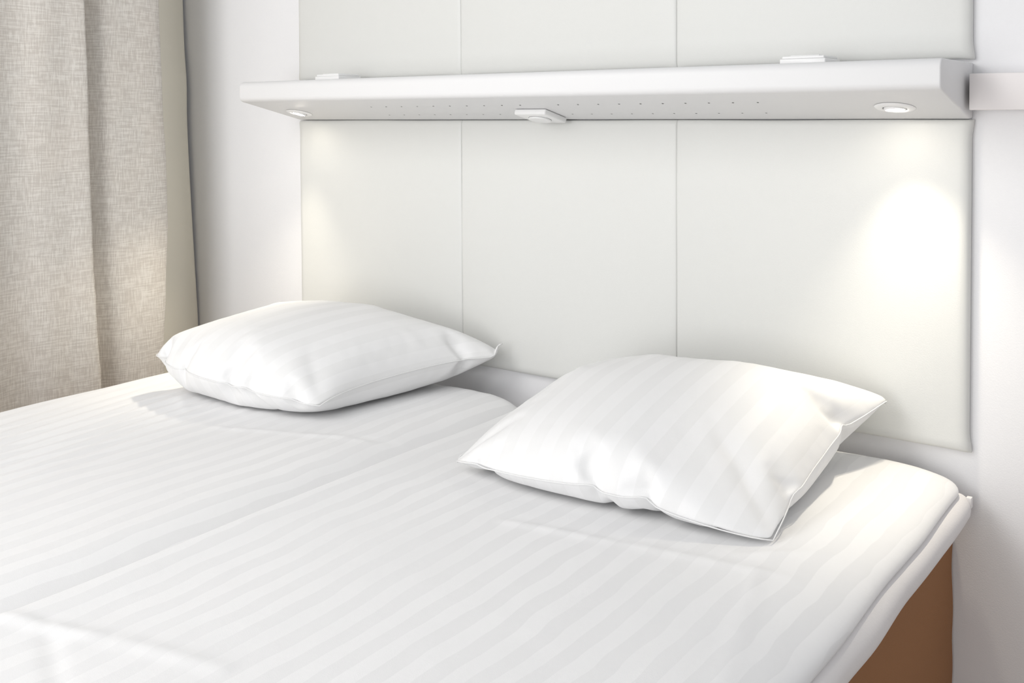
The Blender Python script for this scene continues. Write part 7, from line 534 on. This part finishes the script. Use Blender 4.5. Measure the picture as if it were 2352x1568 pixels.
        z=[404,12,1,0,1,2,1,1,1,1,3,2,0,3,1,2,3,3,3,4,2,5,3,4,5,-52,15,7,7,8,6,8,8,7,6,5,4,4,0,-9,-21,-68,43,22,3,-2,6,2,-1,2,1,-1,5,3,-2,5,2,3,-3,7,4,3,9,3,3,-51,-6,13,18,5,12,8,8,4,12,4,3,5,-3,-7,-16,-45,-81,58,34,23,5,4,2,2,-2,6,-2,3,4,2,1,2,2,-4,11,6,4,5,9,-38,-9,-14,13,21,10,10,8,7,8,4,4,1,-3,-8,-12,-42,-58,-69,63,49,29,16,4,4,3,3,0,6,-1,5,2,3,-4,10,-7,11,7,7,6,-1,-36,-20,4,21,14,10,8,6,7,4,3,0,-4,-5,-11,-37,-58,-60,-55,28,71,65,29,6,3,4,4,3,3,2,-3,11,-3,8,4,-5,13,6,7,4,-5,-24,-30,17,18,13,9,5,5,6,-3,1,-6,-5,-9,-29,-53,-67,4,-158,61,70,74,75,3,11,-2,9,2,6,3,-1,7,13,-7,10,-1,11,1,12,1,-10,-37,-2,20,15,11,5,-1,4,-1,-2,-10,0,-6,-23,-42,-67,-48,-21,-132,54,65,71,75,38,8,3,9,7,1,8,1,14,-3,6,3,13,0,9,-8,14,-14,-33,21,16,6,4,2,2,-3,-4,-8,1,-12,-15,-30,-60,-56,-21,-59,-129,66,62,71,69,44,25,8,8,9,4,4,13,7,3,5,-5,20,4,0,-8,22,-15,-21,24,12,-3,5,-3,-4,-4,-8,-5,-8,-12,-21,-41,-59,-29,-52,-64,-127,70,71,65,63,44,35,21,9,11,9,2,14,6,9,4,7,8,6,-18,20,14,-29,18,16,-5,3,-5,-6,-5,-8,-7,-11,-5,-20,-25,-52,-33,-51,-58,-66,-126,71,69,65,61,48,39,31,16,12,12,8,10,6,11,7,7,7,3,-16,25,18,-18,17,5,-4,-8,-3,-11,-6,-9,-9,-9,-10,-25,-30,-39,-51,-51,-65,-64,-126,73,69,52,67,58,38,37,23,16,12,14,8,6,15,5,9,6,7,-15,31,19,0,3,-16,1,-12,-2,-13,-7,-8,-11,-12,-17,-27,-30,-47,-46,-56,-63,-67,-125,75,67,66,49,56,56,31,29,18,15,14,11,9,11,8,12,6,9,-11,28,12,6,-10,-3,-7,-7,-21,3,-9,-9,-13,-15,-22,-30,-36,-41,-49,-57,-67,-65,-124,73,77,63,61,56,42,37,28,24,14,15,13,10,12,10,12,8,13,-3,20,5,1,-10,2,-9,-14,-4,-9,-9,-10,-14,-19,-24,-28,-39,-44,-51,-59,-65,-68,-119,76,73,67,62,51,36,44,32,25,18,16,13,11,13,12,11,13,9,15,1,1,-1,-3,-9,-4,-9,-7,-9,-8,-10,-19,-19,-25,-33,-36,-47,-54,-59,-65,-70,-104,61,75,75,55,51,54,27,38,24,21,15,15,12,13,13,10,13,10,10,2,0,-1,-4,-3,-8,-7,-7,-8,-6,-17,-16,-21,-27,-37,-37,-47,-55,-60,-68,-66,-97,49,78,74,75,55,36,44,28,21,22,16,15,13,13,12,12,13,7,7,3,2,-2,-1,-7,-5,-6,-6,-8,-11,-18,-11,-24,-28,-34,-44,-48,-55,-61,-67,-69,-92,68,70,56,72,76,42,22,34,25,19,18,14,15,12,13,12,9,9,7,2,1,0,-3,-4,-4,-4,-7,-8,-12,-10,-21,-23,-30,-39,-42,-49,-56,-62,-68,-68,-88,72,71,70,66,40,49,45,28,24,20,18,16,14,13,14,9,11,9,4,3,2,0,-2,-3,-4,-5,-5,-10,-8,-14,-18,-24,-33,-37,-45,-51,-61,-61,-69,-67,-86,72,70,72,59,53,44,38,32,27,23,17,17,14,14,7,18,7,7,8,0,3,-1,0,-3,-3,-1,-10,-6,-10,-14,-19,-25,-30,-36,-49,-56,-61,-63,-67,-68,-82,69,69,68,63,52,43,40,32,28,23,21,17,13,14,12,9,9,8,4,5,2,1,-1,-1,-2,-5,-5,-7,-9,-14,-19,-24,-31,-43,-50,-56,-62,-65,-67,-67,-78,69,70,65,58,52,47,41,33,30,24,21,16,14,13,11,10,9,7,6,3,3,1,1,-1,-2,-3,-5,-4,-12,-12,-19,-25,-34,-45,-50,-59,-68,-68,-68,-68,-66,70,69,64,59,57,43,38,34,31,26,21,16,14,12,11,10,9,6,6,5,2,2,1,0,-1,-3,-4,-6,-9,-12,-19,-23,-35,-45,-62,-74,-69,-68,-67,20,-132,65,74,62,58,56,40,44,35,31,29,19,15,13,12,10,9,9,7,6,4,4,2,2,0,0,-3,-2,-6,-7,-9,-14,-38,-51,-38,-75,-62,-61,-60,-54,-3,-126,71,64,64,58,46,52,34,34,35,37,17,14,12,11,10,10,11,4,7,4,4,3,2,1,0,-1,-2,-5,-1,-6,-38,-35,-25,-73,-40,-59,-65,-51,-61,-23,-125,67,71,61,58,53,48,43,41,30,21,22,8,15,8,11,10,8,7,6,5,5,3,3,1,1,0,-2,-1,-2,-8,-23,-24,-64,-38,-49,-64,-50,-55,-60,-47,-121,67,69,63,48,50,36,50,56,31,19,17,11,11,13,9,9,9,7,6,6,6,3,4,1,1,5,-6,-1,0,-10,-19,-23,-45,-59,-40,-53,-55,-54,-55,-71,-121,72,58,60,38,52,64,54,43,27,17,11,18,9,12,9,10,9,7,7,6,5,4,4,3,2,0,0,3,-5,-18,-14,-40,-23,-44,-48,-53,-53,-55,-65,-67,-121,48,59,62,62,63,59,46,34,27,16,14,13,10,12,10,10,9,7,7,7,5,5,3,4,2,1,0,0,-8,-8,-31,-18,-39,-36,-48,-46,-52,-60,-67,-65,-103,9,60,65,63,66,66,51,33,13,23,13,11,15,10,10,11,8,8,8,6,6,5,4,5,1,1,1,-3,-4,-11,-20,-27,-32,-41,-37,-51,-52,-61,-64,-67,-159,69,66,66,62,52,57,60,22,20,15,15,15,12,10,10,10,9,9,7,7,6,5,5,4,2,2,0,-2,-6,-14,-21,-20,-28,-37,-41,-49,-51,-59,-66,-67,-143,67,66,52,70,61,52,26,29,20,19,14,14,12,10,10,11,13,5,7,10,4,6,5,4,4,1,0,-3,-6,-12,-14,-25,-29,-36,-40,-48,-46,-60,-69,-65,-129,52,72,62,59,59,39,30,26,19,16,17,11,13,9,12,11,10,8,11,5,6,5,11,-1,4,3,0,-4,-6,-11,-17,-21,-26,-34,-35,-43,-53,-57,-63,-73,-131,60,58,51,63,65,35,31,22,21,19,11,14,8,14,11,9,12,9,4,13,6,6,6,5,2,6,-3,-2,-5,-11,-15,-20,-26,-34,-32,-45,-49,-65,-57,-67,-112,19,59,63,72,39,43,33,22,22,12,16,11,11,13,11,15,6,9,11,5,8,7,6,4,4,3,1,-2,-5,-9,-15,-20,-22,-25,-39,-42,-51,-56,-66,-65,-160,70,63,61,54,45,39,25,29,17,15,13,8,15,13,10,13,8,11,8,9,8,5,7,4,5,3,2,-2,-3,-7,-12,-15,-26,-30,-30,-43,-48,-59,-62,-65,-161,66,60,61,53,46,32,29,22,16,13,6,18,14,5,21,7,14,6,11,6,8,7,8,3,0,11,2,-2,1,-9,-14,-12,-21,-28,-31,-41,-47,-57,-64,-63,-160,63,59,57,52,42,32,28,18,13,4,20,15,11,15,11,11,6,15,5,10,6,7,6,7,5,3,3,2,0,-3,-8,-16,-19,-26,-31,-39,-44,-56,-65,-61,-161,60,59,55,46,41,34,20,14,1,21,17,11,17,11,12,7,16,3,10,9,5,7,7,5,6,5,3,4,1,0,-5,-12,-18,-25,-28,-39,-44,-54,-58,-66,-162,60,59,50,47,41,21,15,3,13,25,9,20,10,14,8,12,8,6,10,5,7,9,3,7,5,12,-5,6,4,5,0,-7,-18,-24,-27,-37,-41,-53,-62,-60,-163,59,56,48,47,27,17,9,3,28,10,25,7,17,5,10,15,0,11,5,5,12,-2,11,7,3,9,2,2,7,6,4,2,-14,-22,-27,-35,-39,-51,-57,-61,-163,58,42,41,54,17,14,-2,31,12,22,8,13,11,9,11,3,7,4,11,7,1,7,7,1,12,8,2,1,8,8,1,-11,9,-11,-27,-30,-38,-45,-56,-61,-165,39,43,58,29,22,-6,28,17,20,10,13,13,2,11,5,6,5,6,8,5,3,9,4,3,12,5,-4,12,2,9,-7,-12,15,7,-21,-24,-30,-42,-56,-54,-158,13,56,40,26,-3,27,20,20,11,10,7,7,8,6,2,9,3,6,3,9,6,5,1,10,6,7,1,9,0,7,-21,6,0,19,-6,-18,-21,-35,-47,-52,-206,60,40,35,1,28,18,18,11,8,7,8,4,4,5,3,7,6,1,8,6,6,3,8,7,4,5,5,4,4,2,-24,2,23,8,-1,-11,-18,-22,-32,-52,-199,46,40,5,26,19,18,6,7,8,4,4,3,6,2,6,6,4,4,6,3,7,6,5,6,6,4,7,3,4,2,-28,19,17,6,-3,-5,-11,-28,-48,62,-259,34,18,24,16,12,7,6,5,2,8,1,4,6,3,4,5,5,4,7,3,7,6,4,5,5,6,4,7,-1,7,-25,17,11,10,-5,3,-2,-44,62,60,-329,26,17,13,8,7,6,5,4,5,4,5,5,4,3,5,4,5,6,4,5,6,3,8,4,3,6,4,4,4,5,-19,40,-16,5,2,1,3,63,57,14,-134,-12,0,-1,4,-2,2,3,0,0,4,0,2,2,2,2,2,3,3,3,2,3,5,6,2,-7,-23,4,8,5,10,3,16,-1,5,15,-9,2,16,-90,-36,-22,0,-4,5,-1,1,1,2,4,-1,1,2,2,2,1,3,3,1,3,4,4,2,4,7,-3,-24,2,6,7,7,12,18,-5,4,9,39,64,-138,-47,-35,-14,-2,-3,0,0,0,0,5,0,0,2,0,2,1,3,3,2,2,3,3,3,3,4,5,4,-28,5,9,15,6,9,28,-4,29,64,63,-129,-62,-54,-28,-10,-5,-4,-1,-1,1,-3,5,-1,1,0,2,1,2,0,2,1,2,2,1,4,4,4,2,6,-22,12,12,16,15,15,20,40,62,63,-118,-59,-53,-40,-24,-10,-5,-6,1,-5,5,-7,3,0,-1,-2,1,5,-2,-1,3,1,3,-3,7,0,2,15,-8,-7,29,1,17,18,22,31,49,61,60,-114,-52,-66,-43,-31,-14,-9,-5,-1,-6,-1,-3,0,-3,1,-1,-1,-1,-1,0,1,0,-2,8,-9,2,15,-2,-1,6,35,4,20,24,25,42,52,58,64,-132,-59,-4,-64,-33,-48,-6,-8,-4,-4,-3,-4,-4,-2,-1,-1,-1,-2,-1,-1,1,5,-6,-4,0,10,-12,6,10,14,32,10,25,27,35,44,51,60,65,-127,-66,-33,-20,-59,-40,-17,-5,0,-11,-4,-3,-3,-5,-1,-3,-2,-2,-1,-3,-3,0,1,2,-2,0,0,10,11,14,16,26,28,33,37,44,52,62,66,-124,-67,-49,-40,-27,-50,-15,-7,-6,-3,-4,-6,-2,-3,0,6,-10,0,0,-3,10,-11,-1,-2,1,2,4,6,10,13,16,23,28,31,36,52,53,64,71,-125,-68,-56,-49,-41,-32,-11,-6,-9,2,-3,-2,-5,1,-3,-3,-1,-1,0,1,0,2,1,5,-1,-6,5,2,6,10,17,22,27,32,40,51,54,65,70,-122,-69,-62,-51,-36,-23,-19,-7,-5,-5,-1,-2,0,-2,0,1,3,1,-5,5,-4,-1,9,-10,9,-6,-2,11,-1,7,13,21,27,34,39,53,57,65,73,-124,-69,-66,-53,-34,-25,-14,-9,0,-1,1,-3,3,-2,-3,3,-4,3,4,-6,6,-6,3,-1,-2,2,0,-2,5,14,-1,19,26,37,40,54,59,66,71,-116,-71,-58,-72,-33,-9,-21,-4,-5,-1,3,-3,0,1,-1,2,-1,-1,1,1,-2,1,-2,2,-1,0,4,0,-2,1,9,13,30,31,46,53,59,68,72,-104,-74,-69,-45,-49,-22,-12,-7,-1,3,-4,2,4,-6,5,2,-7,0,4,-2,1,-2,6,-4,-3,0,0,0,4,1,1,11,20,37,47,54,61,69,72,-97,-74,-67,-52,-33,-34,-11,-4,-4,1,-1,-1,0,4,-5,10,-9,5,-6,6,-5,4,-4,1,5,-5,0,2,-3,3,-3,7,29,25,50,55,63,68,74,-91,-75,-64,-51,-42,-28,-1,-19,1,2,-4,1,0,4,2,-6,1,5,-1,-5,5,-5,5,-6,3,1,-3,7,0,-4,-3,-1,22,31,56,57,71,54,73,-88,-70,-63,-51,-43,-26,-14,-7,-1,11,-3,-7,7,-2,-6,1,4,-5,4,-4,4,-4,7,-1,-5,2,3,-6,8,1,-2,1,-6,56,60,60,54,77,48,-83,-69,-63,-51,-42,-29,-12,-7,7,-8,5,-5,3,-1,-2,4,-3,0,4,0,-4,-1,2,-2,6,-7,6,-3,-3,14,-13,3,-3,47,53,66,71,79,41,-85,-70,-61,-50,-45,-27,-15,3,5,-12,2,1,-1,0,-2,5,-3,-2,1,-1,1,2,-2,5,-2,-4,3,3,-3,2,7,-9,-3,48,46,77,75,75,62,-114,-67,-62,-52,-41,-32,2,-17,1,1,4,-6,6,-6,4,-3,0,5,-5,3,-1,-3,6,-6,6,-6,5,-3,2,-4,7,-4,-3,57,54,58,74,73,77,-127,-66,-61,-54,-41,-30,-10,0,4,-5,-3,5,-1,-3,7,-8,0,1,4,-5,7,-6,1,-1,5,-6,4,-5,7,-6,8,-4,6,27,60,66,72,78,74,-124,-66,-61,-52,-51,-8,-25,9,-9,0,7,-7,1,1,5,-6,3,-4,3,-3,4,4,-6,-2,7,1,-4,-2,1,-2,6,-6,13,24,54,66,72,75,77,-121,-68,-61,-54,-38,-27,-10,0,3,-5,5,-3,0,2,5,-10,4,-4,7,-7,2,3,-4,-2,1,8,-6,-1,3,-4,6,-4,12,25,49,64,74,73,75,-118,-65,-59,-57,-44,-23,-1,-7,7,2,-9,7,-5,-1,8,-5,0,-4,10,-9,1,10,-12,4,0,-5,5,-4,4,-4,1,0,19,20,50,62,70,73,75,-117,-63,-60,-58,-49,-12,-8,3,2,-4,2,-7,7,0,-5,10,-2,-8,11,-11,0,-1,8,-8,3,-3,0,3,-3,4,-2,1,23,14,47,63,67,73,74,-109,-54,-67,-60,-55,-13,0,1,-7,7,-5,-1,0,4,-4,7,-6,1,7,-10,4,-2,-1,3,1,-3,-2,0,1,1,-2,2,15,28,41,63,66,71,76,-94,-64,-57,-65,-66,-11,-2,-2,7,-6,5,-7,2,5,-3,2,0,-2,3,2,-10,6,-5,4,-3,3,0,-4,2,1,-2,1,15,30,44,57,64,71,72,-81,-62,-71,-71,-45,-22,0,3,-5,-2,13,-12,7,-4,3,-3,5,-8,0,6,-6,5,-6,3,2,-5,4,-3,1,0,0,4,11,33,42,56,62,71,71,-76,-71,-72,-63,-44,-12,-12,-1,9,-2,-7,8,-9,11,-11,12,-12,11,-6,10,-14,1,7,-4,1,-2,-2,-1,0,0,6,3,6,32,44,53,67,66,73,-90,-70,-68,-54,-43,-18,-2,-5,1,6,-6,8,1,1,-8,-3,0,15,-7,3,-9,3,-4,-2,6,-5,2,3,0,-3,-2,10,9,38,32,55,57,74,71,-108,-59,-58,-52,-40,-25,6,0,1,-10,-1,-1,13,-12,12,-8,6,-11,6,3,1,-9,6,-3,-1,-2,7,-8,6,1,4,-1,15,30,36,53,65,61,79,-91,-61,-62,-56,-45,-26,-6,-1,3,9,-1,-11,3,9,-12,7,7,-12,12,-15,1,4,-4,0,5,-1,0,0,-5,6,-3,10,15,27,36,50,62,66,77,-81,-62,-56,-57,-49,-35,7,-12,8,-8,0,11,-12,5,3,-5,11,-11,-1,3,-4,5,-4,6,-8,5,-5,4,-1,-2,2,14,15,28,36,48,55,75,68,-89,-42,-47,-58,-57,-39,22,-22,-8,13,0,-4,-9,7,-6,-3,8,-7,0,1,3,-2,3,1,-6,1,-1,3,1,-1,4,11,18,27,35,46,56,70,72,-150,-13,-57,-12,-35,-31,-44,29,-25,-5,16,-15,8,-6,8,-5,-5,5,6,0,-12,6,4,-9,8,-6,-1,-2,7,-2,4,14,18,26,34,45,56,63,72,-149,-57,-41,-35,-26,11,-22,-15,28,-30,16,-14,-2,7,-1,-3,4,-6,3,4,-2,-6,4,4,-8,2,3,2,-6,6,6,11,20,27,27,50,53,62,71,-146,-55,-47,-33,-27,-15,-6,-5,22,-20,16,-1,-16,1,-1,10,-9,-1,8,-8,0,9,-8,-2,3,-2,-1,5,0,7,6,13,17,27,35,42,51,62,70,-145,-56,-44,-35,-27,1,-18,-11,15,-15,1,17,-3,-8,-8,10,-9,4,5,-6,-3,2,-1,0,8,-4,0,1,11,1,10,10,14,29,33,43,45,62,67,-147,-49,-46,-26,-34,-12,9,-5,-18,-3,15,-12,13,-15,6,-5,1,0,0,7,-1,-4,3,-1,-1,2,8,8,7,8,6,5,5,32,32,43,45,58,69,-152,-45,-33,-45,-18,-18,-12,0,11,-2,-14,-6,4,-3,1,6,-6,0,4,-2,5,-3,6,5,5,11,8,4,11,7,7,8,27,-4,30,40,43,50,65,-138,-50,-48,-29,-19,-12,-9,-8,-6,-1,10,-2,-2,1,2,3,5,1,0,0,6,10,6,2,8,8,5,7,8,9,13,16,31,-16,18,25,40,48,58,-128,-46,-53,-30,-12,-9,-5,-4,-5,0,0,2,1,4,4,4,4,2,6,7,6,6,8,14,-2,6,6,5,10,9,14,31,20,-21,9,19,26,42,57,-134,-60,-37,-16,-7,-3,-1,1,1,3,2,3,4,2,5,3,6,6,5,7,6,11,1,3,8,6,9,2,6,9,19,37,8,-22,2,12,23,32,36,-184,-26,-3,-1,1,2,4,3,4,3,4,3,4,5,5,5,5,5,7,4,5,7,4,9,9,0,5,8,2,4,32,33,-9,-18,-2,5,26,19,49,-216,0,22,-4,4,5,2,4,2,8,4,1,6,5,5,4,7,4,6,5,7,4,6,6,4,5,7,3,3,4,42,6,-4,-17,-3,5,3,38,58],
    ),
}
def pillow(key, label, W, H, off):
    d = PILLOW[key]
    NU, NV = d['n']
    P = np.array(d['lo']) + 0.0002 * np.cumsum(np.array([d['x'], d['y'], d['z']]), axis=1).T
    idx = {}; uv = []; k = 0; F = []
    for side in (1, -1):
        for i in range(NU + 1):
            for j in range(NV + 1):
                if side < 0 and (i in (0, NU) or j in (0, NV)):
                    idx[(side, i, j)] = idx[(1, i, j)]; continue
                idx[(side, i, j)] = k; k += 1
                uv.append((i / NU * W, j / NV * H))
    for side in (1, -1):
        for i in range(NU):
            for j in range(NV):
                f = [idx[(side, i, j)], idx[(side, i + 1, j)], idx[(side, i + 1, j + 1)], idx[(side, i, j + 1)]]
                F.append(f if side > 0 else f[::-1])
    base = Vector((P[:, 0].mean(), P[:, 1].mean(), P[:, 2].min()))
    P = P - np.array(base)
    root = empty('pillow', (base.x + off[0], base.y + off[1], base.z + off[2]))
    tag(root, label, 'pillow', 'pillows on the twin beds')
    o = mesh_obj('pillowcase', P, F, M['pillow'], root, uv=uv)
    s = o.modifiers.new('sub', 'SUBSURF'); s.levels = 2; s.render_levels = 2
    # stitched seam running round the rim
    ring = [(i, 0) for i in range(NU)] + [(NU, j) for j in range(NV)] + [(i, NV) for i in range(NU, 0, -1)] + [(0, j) for j in range(NV, 0, -1)]
    pts = [P[idx[(1, i, j)]] for i, j in ring]
    pts = np.array(pts); n = len(pts)
    sm = (np.roll(pts, 1, 0) + 2 * pts + np.roll(pts, -1, 0)) / 4
    for c in (0, NU, NU + NV, 2 * NU + NV): sm[c] = pts[c]
    V = []; Fs = []; K = 6; rad = .0011
    for a in range(n):
        tg = Vector(sm[(a + 1) % n] - sm[a - 1]).normalized()
        s1_ = tg.cross(Vector((0, 0, 1))).normalized(); s2_ = s1_.cross(tg)
        for k_ in range(K):
            an = 2 * math.pi * k_ / K
            V.append(tuple(Vector(sm[a]) + rad * (math.cos(an) * s1_ + math.sin(an) * s2_)))
    for a in range(n):
        b_ = (a + 1) % n
        for k_ in range(K):
            k2 = (k_ + 1) % K
            Fs.append((a * K + k_, a * K + k2, b_ * K + k2, b_ * K + k_))
    mesh_obj('seam', V, Fs, M['pillow_plain'], root)
    return root
M['pillow_plain'] = plain('white_cotton_piping', (0.85, 0.85, 0.85), 0.7, 0.2, 300, 0.0, 0.01)
pillow('R', 'white satin striped pillow on the right-hand bed, nearer the viewer, with flat corner tips', .66, .56, (0, 0, .0))
pillow('L', 'white satin striped pillow on the left-hand bed next to the curtain', .62, .52, (0, 0, .0))

# ------------------------------------------------------------------ curtains
def interp(v, pts):
    if v <= pts[0][0]: return pts[0][1]
    for (a, fa_), (b_, fb_) in zip(pts[:-1], pts[1:]):
        if v <= b_:
            t_ = (v - a) / (b_ - a); t_ = t_ * t_ * (3 - 2 * t_)
            return fa_ + (fb_ - fa_) * t_
    return pts[-1][1]
def curtain_sheet(name, prof_fun, edge_fun, y_far, z0, z1, ny, nz, mat, parent, th=.0012):
    V = []; F = []; uv = []
    for side in (0, 1):
        for j in range(nz + 1):
            z = z0 + (z1 - z0) * j / nz
            ye = edge_fun(z)
            s = 0; last = None
            for i in range(ny + 1):
                y = y_far + (ye - y_far) * i / ny
                x = prof_fun(y, z, ye)
                if last is not None: s += math.hypot(x - last[0], y - last[1])
                last = (x, y)
                V.append((x - side * th, y, z)); uv.append((s, z))
    n1 = (ny + 1) * (nz + 1)
    for j in range(nz):
        for i in range(ny):
            a = j * (ny + 1) + i
            F.append((a, a + 1, a + ny + 2, a + ny + 1)); F.append((n1 + a, n1 + a + ny + 1, n1 + a + ny + 2, n1 + a + 1))
    for j in range(nz):
        for i in (0, ny):
            a = j * (ny + 1) + i; F.append((a, a + ny + 1, n1 + a + ny + 1, n1 + a) if i else (a, n1 + a, n1 + a + ny + 1, a + ny + 1))
    return mesh_obj(name, V, F, mat, parent, uv=uv)
def linen_x(y, z, ye):
    fold = -.482 + (1.6 - z) * .030 + .004 * math.sin(z * 5)
    d = y - fold
    x = -2.105
    # sharp drop into the pleat recess then a slow return
    if d < 0: x += .022 * math.exp(-(d / .07) ** 2)
    else: x += .022 * math.exp(-(d / .012) ** 2) - .060 * (1 - math.exp(-(d / .010) ** 2)) * math.exp(-(d / .060) ** 2)
    x += .008 * math.exp(-((y - ye + .055) / .05) ** 2) * (0.7 + .3 * math.sin(z * 2.3))
    x += .012 * math.sin((y + .1) * 26 + z * .5) * min(1, max(0, (-.52 - y) / .1))
    x += .030 * math.sin((y + .3) * 13) * min(1, max(0, (-.80 - y) / .2))
    e = (ye - y) / .02
    if e < 1: x -= .010 * (1 - e) ** 2
    x += .004 * noise.noise(Vector((y * 9, 4, z * 1.5)))
    return x
def linen_edge(z):
    return interp(z, [(.02, -.235), (.60, -.232), (.75, -.222), (.95, -.212), (1.1, -.214), (1.3, -.224), (1.6, -.232), (2.4, -.235)])
cu = tag(empty('linen_curtain', (-2.1, -1.1, 0)), 'natural beige linen curtain with a deep pleat hanging in front of the lining', 'curtain')
rel(cu, curtain_sheet('linen_panel', linen_x, linen_edge, -2.3, .015, 2.42, 420, 60, M['linen'], cu))
cl = tag(empty('curtain_lining', (-2.31, -.6, 0)), 'plain beige lining curtain behind the linen curtain, close to the white wall', 'curtain')
def lin_x(y, z, ye):
    t_ = min(1, max(0, (1.62 - z) / 1.0))
    edge = -2.338 + .052 * t_ + .006 * math.exp(-((z - 1.36) / .08) ** 2)
    g = 1 - math.exp(-((y - ye) / .10) ** 2)
    return edge + .012 * g * math.sin((y - ye) * 20) + .045 * g
def lin_edge(z):
    return .013 + .004 * math.sin(z * 4.0)
rel(cl, curtain_sheet('lining_cloth', lin_x, lin_edge, -2.2, .02, 2.42, 200, 60, M['lining'], cl))
# rails that carry both curtains, above the frame
for x_, yy, nm, lab in ((-2.105, 0, 'curtain_track', 'white curtain track carrying the linen curtain above the frame'), (-2.33, 0, 'curtain_track', 'white curtain track carrying the lining curtain above the frame')):
    bm = bmesh.new(); box(bm, x_ - .012, x_ + .012, -2.4, .025, 2.42, 2.445, .003, 2)
    tag(bm_obj(nm, bm, M['plastic'], angle=30), lab, 'curtain track', 'curtain tracks')
